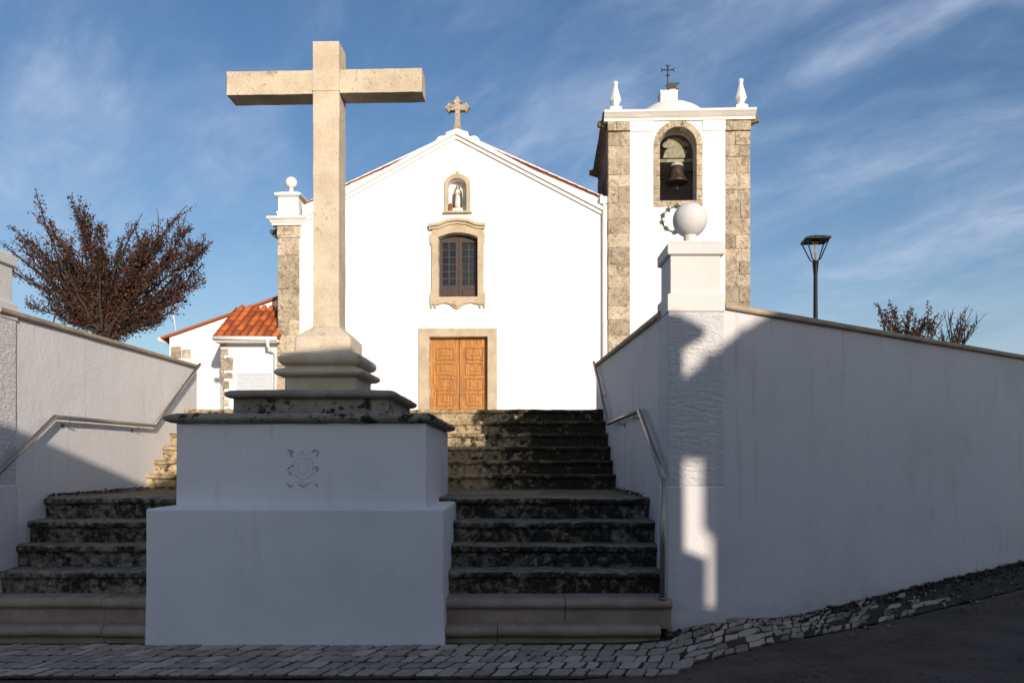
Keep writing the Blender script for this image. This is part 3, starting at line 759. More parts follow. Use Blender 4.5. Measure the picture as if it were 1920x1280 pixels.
leftlow = Vector((lstart.x, .0, lstart.z)); 
tileroof(leftlow + Vector((0, .03, -.075)), (0, 1, 0), 66, tuple((ap - leftlow) * .955), 13, tuple(offs(ap - leftlow)), 'roof', church, 2)
tileroof(re + Vector((0, .03, -.06)), (0, 1, 0), 66, tuple((ap - re) * .84), 13, tuple(offs(ap - re)), 'roof', church, 3)
mb = MB(); mb.tube([(apx, .35, apz + .08), (apx, 14.5, apz + .08)], .13, 10); mb.build('roof', M['tile'], church)
# left lower eave of the nave side, behind the corner
mb = MB(); ez = F(521, 440)[1]
mb.plate([(xl - .36, ez + .16), (xl - .36, ez + .22), (xl + .7, ez + .75), (xl + .7, ez + .0), (xl, ez - .12), (xl - .02, ez - .02), (xl - .20, ez + .06)], [], .45, 15)
o = mb.build('eave', M['quoin_dark'], church); mb = MB(); mb.tube([(xl - .33, .42, ez + .22), (xl - .33, 15, ez + .18)], .055, 10); mb.build('gutter', M['white_pvc'], church)
# quoins
def quoins(name, pxa, pxb, pya, pyb, y0, parent, seed, proud=.03, hmin=.32, hmax=.52, mat='quoin', depth=.5):
    rnd = random.Random(seed); mb = MB(); x0, x1 = FX(pxa, y0), FX(pxb, y0); zt = F((pxa + pxb) / 2, pya, y0)[1]; z = -.2 if pyb is None else F((pxa + pxb) / 2, pyb, y0)[1]
    k = 0
    while z < zt - .05:
        h = rnd.uniform(hmin, hmax); zn = min(zt, z + h)
        if zt - zn < .2: zn = zt
        if rnd.random() < .55: cuts = [x0, x0 + (x1 - x0) * rnd.uniform(.35, .65), x1]
        else: cuts = [x0, x1]
        for a, b in zip(cuts, cuts[1:]):
            pr = proud + rnd.uniform(-.008, .010)
            mb.box(a + .004, b - .004, y0 - pr, y0 + depth, z + .005, zn - .005, rnd.random() ** 1.2, .012)
        z = zn; k += 1
    mb.box(x0 + .01, x1 - .01, y0 - proud + .014, y0 + depth - .01, -.3 if pyb is None else z, zt - .01, .25)
    mb.dense(.14, 3); mb.rough(.008, 6, .003, 20)
    return mb.build(name, M[mat], parent)
quoins('quoin', 521, 562, 448, None, 0, church, 4)
quoins('quoin', 520, 564, 425, 447, 0, church, 14, proud=.05)
# left corner cornice, block and ball
def cornice_front(pxa, pxb, pyb, pyt, y0, dep, out, parent, mat, name='cornice'):
    xa, xb = FX(pxa, y0), FX(pxb, y0); cx = (xa + xb) / 2; hx = (xb - xa) / 2 - out; z0 = F((pxa + pxb) / 2, pyb, y0)[1]; z1 = F((pxa + pxb) / 2, pyt, y0)[1]; h = z1 - z0
    prof = [(0.0, z0), (out * .3, z0), (out * .35, z0 + h * .28), (out * .5, z0 + h * .34), (out * .62, z0 + h * .55), (out * .9, z0 + h * .72), (out, z0 + h * .76), (out, z1)]
    mb = MB(); mb.ring(cx, y0 + dep / 2, hx, dep / 2, prof, seg=3); mb.rough(.004, 5)
    return mb.build(name, mat, parent, auto=30)
cornice_front(503, 575, 423, 408, -.02, .75, .17, church, M['trim_old'])
bx0, bx1 = FX(521), FX(559); bcx = (bx0 + bx1) / 2; bh = (bx1 - bx0) / 2; by = .30
z_a, z_b, z_c = F(540, 409)[1], F(540, 369)[1], F(540, 361)[1]
mb = MB(); mb.ring(bcx, by, bh, bh, [(.02, z_a - .02), (.02, z_a + .13), (.04, z_a + .14), (.04, z_a + .19), (0, z_a + .21), (0, z_b)]); mb.build('corner_block', M['trim'], church, bevel=.01)
mb = MB(); mb.ring(bcx, by, bh, bh, [(.02, z_b), (.09, z_b + .04), (.09, z_b + .09), (-.05, z_c + .05), (-.2, z_c + .09)]); mb.build('corner_block_cap', M['trim'], church, bevel=.01)
bz = F(542, 343, by)[1]; mb = MB(); mb.lathe(bcx, by, [(.10, z_c + .02), (.06, z_c + .10), (.055, bz - .12), (.07, bz - .1)], 16); mb.ball((bcx, by, bz), .165, 28); mb.build('corner_ball', M['trim'], church)
# downpipe between nave and tower
pxd = FX(1132.5); mb = MB(); zt = F(1132, 385)[1]
mb.tube([(pxd, -.09, -.3), (pxd, -.09, zt)], .055, 12); mb.box(pxd - .12, pxd + .08, -.16, -.004, zt, zt + .20, bev=.01); mb.tube([(pxd - .1, -.02, zt + .26), (pxd - .02, -.09, zt + .16)], .05, 8)
mb.build('downpipe', M['white_pvc'], church)
# door
mb = MB(); fo = [(FX(785), -.3), (FX(932), -.3), (FX(932), F(932, 615)[1]), (FX(785), F(785, 616)[1])]
mb.plate([(FX(785), -.3), (dx0, -.3), (dx0, dz1), (dx1, dz1), (dx1, -.3), (FX(932), -.3), (FX(932), F(932, 616)[1]), (FX(785), F(785, 616)[1])], [], -.035, .20)
mb.dense(.25, 3); mb.rough(.003, 4); mb.build('door_frame', M['frame'], church)
dm = (dx0 + dx1) / 2
for (a, b) in ((dx0, dm - .008), (dm + .008, dx1)):
    mb = MB(); yd = .21
    lw = b - a; hp = lw * .53; px0 = a + lw * .27; px1 = px0 + hp
    rows = 5; ztop = dz1 - .30; sp = .425; hh = .27
    holes = []
    mb.box(a, b, yd, yd + .06, -.2, dz1, .5)
    for r_ in range(rows):
        z1 = ztop - r_ * sp; z0 = z1 - hh
        # bolection frame around a recessed look panel
        for (xa, xb, za, zb) in ((px0 - .05, px1 + .05, z1, z1 + .045), (px0 - .05, px1 + .05, z0 - .045, z0), (px0 - .05, px0, z0, z1), (px1, px1 + .05, z0, z1)):
            mb.box(xa, xb, yd - .03, yd, za, zb, .5, .008)
        mb.box(px0 + .07, px1 - .07, yd - .02, yd, z0 + .06, z1 - .06, .5, .012)
    d = mb.build('door', M['door'], church)
    if a > dm - .1: mb = MB(); mb.ball((a + .06, yd - .03, 1.05), .022, 12); mb.box(a + .045, a + .075, yd - .012, yd, 1.0, 1.10); mb.build('handle', M['steel'], d)
mb = MB(); mb.box(dx0 - .3, dx1 + .3, .28, .34, -.25, dz1 + .1); mb.build('door_lining', M['brownwood'], church)
mb = MB(); mb.box(FX(780), FX(937), -.45, -.036, -.15, .06, bev=.02); mb.build('threshold', M['frame'], church)
# window surround
win = empty('window', (0, 0, 0)); win.parent = church
zz_ = lambda py: F(858, py)[1]
L_ = [(FX(807), zz_(572)), (FX(823), zz_(571)), (FX(833), zz_(568)), (FX(845), zz_(571)), (FX(850), zz_(576)), (FX(858), zz_(580)), (FX(866), zz_(576)), (FX(871), zz_(571)), (FX(884), zz_(568)), (FX(894), zz_(571)), (FX(910), zz_(572)), (FX(910), zz_(552)), (FX(907), zz_(545)), (FX(907), zz_(462)), (FX(909), zz_(455)), (FX(909), zz_(440)), (FX(905), zz_(433)), (FX(905), zz_(430)), (FX(893), zz_(428)), (FX(876), zz_(420)), (FX(858), zz_(417)), (FX(840), zz_(420)), (FX(824), zz_(429)), (FX(811), zz_(431)), (FX(811), zz_(434)), (FX(807), zz_(440)), (FX(807), zz_(455)), (FX(810), zz_(462)), (FX(810), zz_(545)), (FX(807), zz_(552))]
mb = MB(); mb.plate(L_, [winhole(0)], -.07, .16); mb.dense(.2, 3); mb.rough(.003, 6); mb.build('window_frame', M['frame'], win)
# curved hood
top = [(805, 421), (812, 421), (824, 419), (840, 413), (858, 411), (876, 413), (892, 419), (902, 421), (910, 420)]
bot = [(910, 426), (902, 426), (892, 425), (876, 418.5), (858, 416.5), (840, 418.5), (824, 425), (812, 426), (805, 427)]
mb = MB(); mb.plate([(FX(a), zz_(b)) for a, b in reversed(bot)][::1] + [(FX(a), zz_(b)) for a, b in reversed(top)], [], -.17, -.005); mb.build('window_hood', M['frame'], win, bevel=.012)
mb = MB(); mb.plate([(FX(a), zz_(b + 5)) for a, b in reversed(bot)] + [(FX(a), zz_(b + 5)) for a, b in reversed(top)], [], -.11, -.071); mb.build('window_hood', M['frame'], win, bevel=.008)
for px in (809, 816, 900, 908): mb = MB(); mb.lathe(FX(px), -.03, [(.02, zz_(578)), (.035, zz_(576)), (.03, zz_(571))], 10); mb.build('window_drop', M['frame'], win)
mb = MB()
mb.plate([(FX(850), zz_(571)), (FX(858), zz_(576)), (FX(866), zz_(571)), (FX(862), zz_(563)), (FX(858), zz_(560)), (FX(854), zz_(563))], [], -.12, -.071); mb.build('window_pendant', M['frame'], win)
# casements
mid = (wx0 + wx1) / 2
for (a, b) in ((wx0, mid - .004), (mid + .004, wx1)):
    mb = MB(); g0 = wz0 + .36; g1 = wz1 - .22; fr = .085
    mb.plate([(a, wz0), (b, wz0), (b, (wz1 if abs(b - mid) < .1 else wzs) - .0), (a, (wz1 if abs(a - mid) < .1 else wzs))], [rect(a + fr, g0, b - fr, g1)], .18, .24)
    for k in range(1): mb.box(a + .1, b - .1, .165, .18, wz0 + .08, g0 - .1, .5, .01)
    cs_ = mb.build('casement', M['brownwood'], win)
    mb = MB(); mb.box(a + fr, b - fr, .225, .235, g0, g1); mb.build('pane', M['glass'], church).parent = win
    mb = MB(); xm = (a + b) / 2
    mb.box(xm - .012, xm + .012, .200, .224, g0, g1)
    for k in range(1, 6): zk = g0 + (g1 - g0) * k / 6; mb.box(a + fr, b - fr, .204, .222, zk - .010, zk + .010)
    mb.build('glazing_bars', M['muntin'], win)
mb = MB(); mb.box(wx0 - .2, wx1 + .2, .36, .4, wz0 - .1, wz1 + .1); mb.build('window_lining', M['brownwood'], win)
# niche frame + statue
nf = [(FX(834), zz_(399)), (FX(882), zz_(399)), (FX(882), zz_(340)), (FX(876), zz_(333)), (FX(866), zz_(328)), (FX(858), zz_(325)), (FX(849), zz_(328)), (FX(840), zz_(333)), (FX(834), zz_(340))]
mb = MB(); mb.plate(nf, [niche], -.05, .012); mb.dense(.15, 3); mb.rough(.003, 6); mb.box(FX(831), FX(885), -.11, .0, zz_(401), zz_(398), .4, .008); mb.ball((FX(858), -.02, zz_(323.5)), .035, 10)
mb.build('niche_frame', M['frame'], church)

# ------------------------------------------------------------------ bell tower (part of the church, with sub-parts)
TY = -.06; tx0, tx1 = FX(1140, TY), FX(1407, TY); TD = tx1 - tx0; TWcx = (tx0 + tx1) / 2; ty1 = TY + 4.0
zc0 = F(1270, 227, TY)[1]; zc1 = F(1270, 210, TY)[1]
ocx = (FX(1237, TY) + FX(1306, TY)) / 2; ohw = (FX(1306, TY) - FX(1237, TY)) / 2
oz0, oz1 = F(1270, 376, TY)[1], F(1270, 238, TY)[1]; osp = oz1 - ohw * 1.0
bell_hole = archpts(ocx, oz0, oz1, ohw, osp, 18)
twr = empty('bell_tower', (0, 0, 0)); twr.parent = church
wq = FX(1181, TY); wq2 = FX(1360, TY)
mb = MB(); mb.plate([(wq, -.3), (wq2, -.3), (wq2, zc0 + .02), (wq, zc0 + .02)], [bell_hole], TY, TY + .5); mb.build('tower_wall', M['plaster_clean'], twr)
mb = MB()
mb.box(tx0 + .05, wq, TY + .45, TY + .5, -.3, zc0); mb.box(wq2, tx1 - .05, TY + .45, TY + .5, -.3, zc0)
mb.box(tx1 - .45, tx1 - .03, TY + .51, ty1, -.3, zc0); mb.box(tx0 + .45, tx1 - .45, ty1 - .4, ty1, -.3, zc0)
mb.box(tx0 + .46, tx1 - .46, TY + .5, ty1 - .41, oz0 - 1.2, oz0 - 1.0)
mb.build('tower_wall', M['plaster_clean'], twr)
# left flank of the tower in coursed stone
rnd = random.Random(9); mb = MB(); z = -.3
while z < zc0 - .02:
    h = rnd.uniform(.3, .48); zn = min(zc0, z + h); y = TY + .51
    while y < ty1 - .02:
        yn = min(ty1, y + rnd.uniform(.4, .9)); mb.box(tx0 + rnd.uniform(-.01, .01), tx0 + .44, y + .004, yn - .004, z + .004, zn - .004, rnd.random(), .012); y = yn
    z = zn
mb.build('tower_flank', M['quoin_dark'], twr)
quoins('quoin', 1140, 1181, 247, None, TY, twr, 31, proud=.0, hmin=.30, hmax=.48)
quoins('quoin', 1360, 1407, 246, None, TY, twr, 37, proud=.0, hmin=.30, hmax=.48)
quoins('quoin', 1139, 1181.5, 228, 246, TY, twr, 41, proud=.035, hmin=.3, hmax=.4)
quoins('quoin', 1359.5, 1408, 227, 245, TY, twr, 43, proud=.035, hmin=.3, hmax=.4)
zs_ = F(1270, 246, TY)[1]
mb = MB(); afw = FX(1225.5, TY); afe = FX(1318, TY)
mb.box(wq, afw, TY - .03, TY - .001, zs_, zc0); mb.build('frieze_band', M['plaster_clean'], twr); mb = MB(); mb.box(afe, wq2, TY - .03, TY - .001, zs_, zc0); mb.build('frieze_band', M['plaster_clean'], twr)
# arch surround in stone blocks
mb = MB(); rnd = random.Random(3); bw = .165
jz = oz0 - .17
mb.box(ocx - ohw - bw, ocx + ohw + bw, TY - .02, TY + .3, jz, oz0 - .002, .6, .012)
for s in (-1, 1):
    z = oz0
    while z < osp - .01:
        zn = min(osp, z + rnd.uniform(.28, .42)); zn = osp if osp - zn < .15 else zn
        xa, xb = (ocx - ohw - bw, ocx - ohw + .002) if s < 0 else (ocx + ohw - .002, ocx + ohw + bw)
        mb.box(xa, xb, TY - .02 - rnd.uniform(0, .008), TY + .42, z + .003, zn - .003, rnd.uniform(.25, .9), .01); z = zn
nb_ = 9
for k in range(nb_):
    a0 = math.pi * k / nb_ + .008; a1 = math.pi * (k + 1) / nb_ - .008; pts = []
    for t in range(4): a = a0 + (a1 - a0) * t / 3; pts.append((ocx + (ohw - .002) * math.cos(a), osp + (ohw * 1.0 - .002) * math.sin(a)))
    for t in range(3, -1, -1): a = a0 + (a1 - a0) * t / 3; pts.append((ocx + (ohw + bw) * math.cos(a), osp + (ohw + bw) * math.sin(a)))
    mb.plate(pts[::-1][::-1], [], TY - .02 - rnd.uniform(0, .008), TY + .42, rnd.uniform(.25, .9))
mb.rough(.003, 7); mb.build('arch_surround', M['quoin'], twr, bevel=.008)
# cornice: stone around, white in front
mb = MB(); cyc = (TY + ty1) / 2; hyc = (ty1 - TY) / 2; hxc = (tx1 - tx0) / 2
prof = [(0, zc0 - .12), (.03, zc0 - .10), (.05, zc0), (.10, zc0 + .06), (.13, zc0 + .12), (.17, zc0 + .16), (.17, zc1 - .02), (.0, zc1 - .005)]
mb.ring(TWcx, cyc + .06, hxc - .02, hyc - .02, prof, seg=10); mb.rough(.012, 4, .004, 15); mb.build('stone_cornice', M['quoin_dark'], twr, auto=40)
mb = MB()
pf = [(TY + .3, zc0), (TY - .05, zc0), (TY - .06, zc0 + .07), (TY - .10, zc0 + .09), (TY - .14, zc0 + .15), (TY - .20, zc0 + .19), (TY - .21, zc1), (TY + .3, zc1 + .003)]
mb.extx(pf, FX(1133.5, TY - .2), FX(1419, TY - .2), .3); mb.rough(.005, 3); mb.build('cornice', M['trim_old'], twr, auto=30)
mb = MB(); mb.box(tx0 + .02, tx1 - .02, TY + .1, ty1 - .02, zc1 - .25, zc1 - .012); mb.build('tower_roof', M['trim_old'], twr)
# spouts
for (x, y, ax, ay) in ((tx1 + .04, TY + .12, .8, -.35), (tx0 - .04, TY + .25, -.8, -.2), (tx0 - .06, ty1 - .1, -1, -.1)):
    mb = MB(); d = Vector((ax, ay, 0)).normalized(); p = Vector((x, y, zc0 + .02))
    mb.tube([p - d * .2, p + d * .02, p + d * .12, p + d * .22], [.14, .13, .10, .08], 6, smooth=False); mb.dense(.07, 2); mb.rough(.015, 9); mb.build('spout', M['moss_and_shade'], twr)
# finials
for px, zt_py, sgn in ((1154, 153, -1), (1389, 148, 1)):
    y_ = TY + .12; x = FX(px, y_); zt = F(px, zt_py, y_)[1]; zb = zc1 - .03; H = zt - zb
    mb = MB()
    mb.ring(x, y_, .16, .16, [(.02, zb), (.02, zb + .05), (0, zb + .07), (0, zb + H * .19), (-.05, zb + H * .24)])
    mb.lathe(x, y_, [(.10, zb + H * .22), (.085, zb + H * .27), (.10, zb + H * .33), (.155, zb + H * .43), (.155, zb + H * .46), (.11, zb + H * .62), (.055, zb + H * .85), (.05, zb + H * .87), (.07, zb + H * .91), (.07, zb + H * .97), (.035, zb + H)], 8, smooth=False, rot=math.pi / 8)
    mb.build('finial', M['trim'], twr, bevel=.006)
# dome, lantern block, iron cross with vane
dy = TY + 2.05; dcx = FX(1257, dy); dt = F(1257, 196, dy)[1]; RD = 1.44; dc = dt - RD
mb = MB(); mb.lathe(dcx, dy, [(RD + .05, dc - .1), (RD + .05, dc + .08), (RD, dc + .1)] + [(max(.01, math.sqrt(RD ** 2 - h ** 2)), dc + h) for h in [RD * math.sin(R(a)) for a in range(8, 90, 6)]] + [(.02, dt)], 40); mb.rough(.008, 2); mb.build('dome', M['trim_old'], twr)
z_t = F(1252, 176.5, dy)[1]; mb = MB(); bc = FX(1252, dy); mb.ring(bc, dy, .25, .25, [(0, dt - .25), (0, z_t - .04), (.02, z_t - .03), (.02, z_t)]); mb.build('dome_block', M['trim'], twr, bevel=.01)
mb = MB(); zt = F(1252, 124, dy)[1]; zk = F(1252, 131.5, dy)[1]
mb.tube([(bc, dy, z_t - .02), (bc, dy, zt)], .018, 8); a_ = .15
mb.tube([(bc - a_, dy, zk), (bc + a_, dy, zk)], .016, 8)
for (x, z, ux, uz_) in ((bc - a_, zk, -1, 0), (bc + a_, zk, 1, 0), (bc, zt - .02, 0, 1), (bc, zk - .16, 0, -.01)):
    if uz_ == -.01: mb.tube([(x - .06, dy, z), (x + .06, dy, z)], .02, 8); continue
    vx, vz = -uz_, ux
    mb.tube([(x, dy, z), (x + ux * .05 + vx * .06, dy, z + uz_ * .05 + vz * .06)], .014, 6); mb.tube([(x, dy, z), (x + ux * .05 - vx * .06, dy, z + uz_ * .05 - vz * .06)], .014, 6)
mb.build('iron_cross', M['iron'], twr)
v0 = F(1250, 170, dy); mb = MB()
V = [(1248, 160), (1252, 156), (1268, 156), (1275, 155), (1271, 158), (1268, 161), (1268, 165), (1273, 168), (1264, 168), (1255, 169), (1251, 166)]
mb.plate([F(a, b, dy) for a, b in V][::-1], [], dy - .02, dy + .02); mb.build('weather_vane', M['vane'], twr)
mb = MB(); q = F(1261, 172, dy); mb.box(q[0] - .09, q[0] + .09, dy - .06, dy + .06, z_t - .002, z_t + .12, .5, .01); mb.build('vane_foot', M['trim_old'], twr)
# ring of stars on the wall
mb = MB(); rc = F(1276, 412, TY); rr = 35 * 21.6 / F_PX; y_ = TY - .035
pts = [(rc[0] + rr * math.cos(2 * math.pi * k / 40), y_, rc[1] + rr * .72 * math.sin(2 * math.pi * k / 40)) for k in range(41)]
mb.tube(pts, .012, 6)
for k in range(12):
    a = 2 * math.pi * (k + .35) / 12; cx_, cz_ = rc[0] + rr * math.cos(a), rc[1] + rr * .72 * math.sin(a); st = []
    for j in range(10): r = .085 if j % 2 == 0 else .035; st.append((cx_ + r * math.cos(math.pi / 2 + math.pi * j / 5), cz_ + r * math.sin(math.pi / 2 + math.pi * j / 5)))
    mb.plate(st, [], y_ - .012, y_ + .012)
    mb.box(cx_ - .008, cx_ + .008, y_ + .012, TY - .001, cz_ - .008, cz_ + .008)
o = mb.build('star_ring', M['vane'], twr); o['label'] = 'dark metal ring of stars fixed on the tower wall'

# bell (own thing)
Wm = Matrix.Translation(O) @ Matrix.Rotation(-A, 4, 'Z')
by_ = TY + .62
bw_ = F(1270, 302, by_); bx = FX(1269, by_); zbt = F(1269, 306, by_)[1]; zbb = F(1269, 343, by_)[1]; bl = zbt - zbb
bell = empty('church_bell', tuple(Wm @ Vector((bx, by_, zbb))), -A); tag(bell, 'bronze bell hanging from a lichened wooden headstock in the tower arch', 'bell')
bwid = (FX(1291, by_) - FX(1248, by_)) / 2
mb = MB(); mb.lathe(0, 0, [(bwid * .9, -.01), (bwid, 0), (bwid * .93, .05), (bwid * .76, bl * .22), (bwid * .62, bl * .5), (bwid * .56, bl * .78), (bwid * .53, bl * .8)], 32); mb.build('bell_body', M['bronze'], bell)
mb = MB(); mb.lathe(0, 0, [(bwid * .56, bl * .8), (bwid * .57, bl * .88), (bwid * .48, bl * .95), (bwid * .2, bl * 1.02), (.05, bl * 1.05), (.04, bl * 1.25)], 28); mb.build('bell_crown', M['belltop'], bell)
mb = MB(); mb.tube([(0, 0, .1), (0, 0, -.12)], .02, 8); mb.ball((0, 0, -.16), .055, 14); mb.build('clapper', M['iron'], bell)
Lz = lambda py: F(1265, py, by_)[1] - zbb; Lx = lambda px: FX(px, by_) - bx
hs = [(1242, 299), (1284, 299), (1286, 288), (1282, 283), (1277, 281), (1288, 277), (1290, 273), (1284, 269), (1278, 269), (1276, 262), (1252, 262), (1250, 268), (1244, 270), (1241, 274), (1243, 279), (1252, 281), (1246, 286)]
mb = MB(); mb.plate([(Lx(a), Lz(b)) for a, b in hs][::1], [], -.12, .12); mb.dense(.1, 3); mb.rough(.008, 8)
mb.build('headstock', M['yoke'], bell, bevel=.0)
mb = MB(); mb.box(Lx(1236), Lx(1308), -.07, .07, Lz(306), Lz(300), .5, .01); mb.build('crossbar', M['yoke'], bell)

# statue (own thing)
sx = FX(858.5, .12); szb = nz0; S = (zz_(347) - zz_(391))
stt = empty('saint_statue', tuple(Wm @ Vector((sx, .12, szb))), -A); tag(stt, 'small painted saint statue in a dark cloak standing in the gable niche', 'statue')
b0 = .10; H = zz_(345) - nz0 - b0
mb = MB(); mb.box(-.14, .14, -.09, .09, 0, b0, .5, .01); mb.build('base', M['trim_old'], stt)
mb = MB(); mb.lathe(0, 0, [(.10, b0), (.095, b0 + H * .2), (.08, b0 + H * .45), (.07, b0 + H * .6), (.085, b0 + H * .72), (.06, b0 + H * .80), (.028, b0 + H * .84)], 16); mb.build('robe', M['robe'], stt)
mb = MB()
for i in range(9):
    pass
seg = 14; prof = [(.13, b0 + .02), (.135, b0 + H * .3), (.125, b0 + H * .55), (.12, b0 + H * .72), (.07, b0 + H * .82), (.06, b0 + H * .9), (.055, b0 + H * .97), (.03, b0 + H * 1.01)]
vs = []
for r, z in prof:
    for j in range(seg + 1):
        a = R(-55) + R(290) * j / seg; vs.append((r * math.cos(a), r * .75 * math.sin(a) + .012, z))
fs = [(i * (seg + 1) + j, i * (seg + 1) + j + 1, (i + 1) * (seg + 1) + j + 1, (i + 1) * (seg + 1) + j) for i in range(len(prof) - 1) for j in range(seg)]
mb.add(vs, fs, .5, True); o = mb.build('cloak', M['cloak'], stt); sm = o.modifiers.new('s', 'SOLIDIFY'); sm.thickness = .014
mb = MB(); mb.ball((0, -.015, b0 + H * .91), .042, 14, sz=1.2); mb.build('head', M['skin'], stt); mb = MB(); mb.tube([(.07, -.02, b0 + H * .68), (.085, -.08, b0 + H * .6), (.02, -.10, b0 + H * .62)], [.022, .02, .015], 8); mb.build('hand', M['skin'], stt); mb = MB(); mb.tube([(-.07, -.02, b0 + H * .68), (-.085, -.08, b0 + H * .58), (-.02, -.10, b0 + H * .60)], [.022, .02, .015], 8)
mb.build('hand', M['skin'], stt)
pot = empty('clay_pot', tuple(Wm @ Vector((FX(844.5, .08), .06, nz0)))); tag(pot, 'small brown clay pot beside the statue in the niche', 'pot')
mb = MB(); mb.lathe(0, 0, [(.035, 0), (.06, .04), (.075, .10), (.055, .15), (.06, .17)], 16); mb.build('pot_body', M['clay'], pot)
mb = MB(); mb.ball((0, 0, .19), .05, 10); mb.build('dried_plant', M['clay'], pot)

# ------------------------------------------------------------------ sacristy annex with porch
an = empty('sacristy', (-8.5, 22, YZ)); tag(an, 'low white annex with red tiled porch roof at left of the church', 'annex')
def par(o): o.parent = an; o.location = (8.5, -22, -YZ); return o
DA = 24.0
a0 = at(318, 633, DA); a1 = at(520, 562, DA); sl = (a1.z - a0.z) / (a1.x - a0.x)
xe = -6.2; mb = MB()
mb.plate([(a0.x, YZ - .3), (xe, YZ - .3), (xe, a0.z + sl * (xe - a0.x)), (a0.x, a0.z)], [], DA, DA + 5); par(mb.build('annex_wall', M['plaster_clean']))
mb = MB(); th = .07
pl = at(304, 636, DA - .15)
mb.plate([(a0.x - .25, a0.z - .25 * sl + .02), (xe, a0.z + sl * (xe - a0.x) + .02), (xe, a0.z + sl * (xe - a0.x) + .02 + th), (a0.x - .25, a0.z - .25 * sl + .02 + th)], [], DA - .10, DA + 5.1); par(mb.build('roof', M['tile']))
mb = MB(); mb.tube([(a0.x - .27, DA - .14, a0.z - .07), (a0.x - .27, DA + 5, a0.z - .07)], .06, 10); par(mb.build('gutter', M['white_pvc']))
mb = MB(); rnd = random.Random(8)
for (p, q, r, s) in ((320, 340, 650, 672), (341, 358, 655, 672)):
    A_ = at(p, s, DA); B_ = at(q, r, DA); mb.box(A_.x, B_.x, DA - .015, DA + .1, A_.z, B_.z, rnd.random(), .012)
mb.dense(.12, 2); mb.rough(.01, 6); par(mb.build('exposed_stone', M['quoin']))
mb = MB(); p = at(331, 617, DA + .5); q = at(321, 560, DA + .5); mb.tube([p - Vector((0, 0, .2)), q], .018, 6); 
for t, L in ((.93, .28), (.8, .22), (.68, .18)): c = p + (q - p) * t; mb.tube([c + Vector((-L, 0, .02)), c + Vector((L, 0, -.02))], .006, 5)
par(mb.build('antenna', M['white_pvc']))
# porch
DP = 22.35; p0 = at(414, 640, DP); p1x = -6.42; eave = at(402, 633, 22.0)
rt = at(447, 578, 23.9)
mb = MB(); zr = rt.z; ze = eave.z
mb.box(p0.x, p1x, DP, DP + .25, YZ - .3, ze - .10); mb.box(p0.x, p0.x + .25, DP + .251, DA - .003, YZ - .3, ze - .10)
porch = par(mb.build('porch', M['plaster_clean']))
mb = MB(); mb.add([(p0.x, DP, ze - .1), (p0.x, DA, ze - .1), (p0.x, DA, zr - .12), (p0.x + .2, DP, ze - .1), (p0.x + .2, DA, ze - .1), (p0.x + .2, DA, zr - .12)], [(0, 2, 1), (3, 4, 5), (0, 1, 4, 3), (0, 3, 5, 2), (1, 2, 5, 4)]); o = mb.build('porch_gable', M['plaster_clean']); o.parent = porch
v = Vector((0, rt.y - eave.y, zr - ze)); u = Vector((1, 0, 0)); upn = Vector((0, -v.z, v.y)).normalized()
tr = tileroof((eave.x + .02, eave.y, ze + .02), (1, 0, 0), 8, tuple(v), 6, tuple(upn), 'porch_roof', None, 5); tr.parent = porch
mb = MB(); mb.box(eave.x, p1x, eave.y - .03, DP - .003, ze - .12, ze - .06); mb.tube([(eave.x - .02, eave.y - .07, ze - .02), (p1x - .03, eave.y - .07, ze - .035)], .06, 10); g = mb.build('gutter', M['white_pvc']); g.parent = porch
mb = MB(); pd = at(517, 650, DP); mb.tube([(at(510, 1, DP).x, eave.y - .07, ze - .05), (at(510, 1, DP).x, eave.y - .04, ze - .25), (pd.x, DP - .06, ze - .4), (pd.x, DP - .06, YZ - .2)], .045, 10); g = mb.build('downpipe', M['white_pvc']); g.parent = porch
mb = MB(); rnd = random.Random(12); z = YZ - .2
while z < ze - .2:
    h = rnd.uniform(.22, .42); w_ = rnd.uniform(.16, .36)
    if rnd.random() < .86: mb.box(p0.x - .012, p0.x + w_, DP - .014, DP + .2, z + .03, z + h - .02, rnd.random(), .03)
    z += h
mb.box(p0.x + .02, p0.x + .1, DP - .004, DP + .1, YZ - .2, ze - .25, .5)
mb.dense(.1, 2); mb.rough(.018, 7); g = mb.build('quoin', M['quoin']); g.parent = porch
da, db = at(447, 702, DP), at(508, 702, DP)
mb = MB(); mb.plate([(da.x - .05, YZ), (da.x, YZ), (da.x, da.z), (db.x, da.z), (db.x, YZ), (db.x + .05, YZ), (db.x + .05, da.z + .05), (da.x - .05, da.z + .05)], [], DP - .02, DP + .01); 
mb.box(da.x, db.x, DP - .008, DP + .02, YZ, da.z - .002)
for k in range(14): mb.box(da.x + .1, db.x - .1, DP - .016, DP - .008, da.z - .12 - k * .1, da.z - .07 - k * .1)
g = mb.build('porch_door', M['panel']); g.parent = porch
# yard parapet to the left
pw = empty('parapet_wall', (-6.2, 17, YZ)); tag(pw, 'low white parapet wall in front of the annex beyond the left stair wall', 'wall')
e = at(412, 708, 17); mb = MB(); mb.box(-8, 0, 0, .2, -.2, e.z - YZ, .5, .015); o = mb.build('wall_face', M['plaster_clean'], pw); pw.location.x = e.x

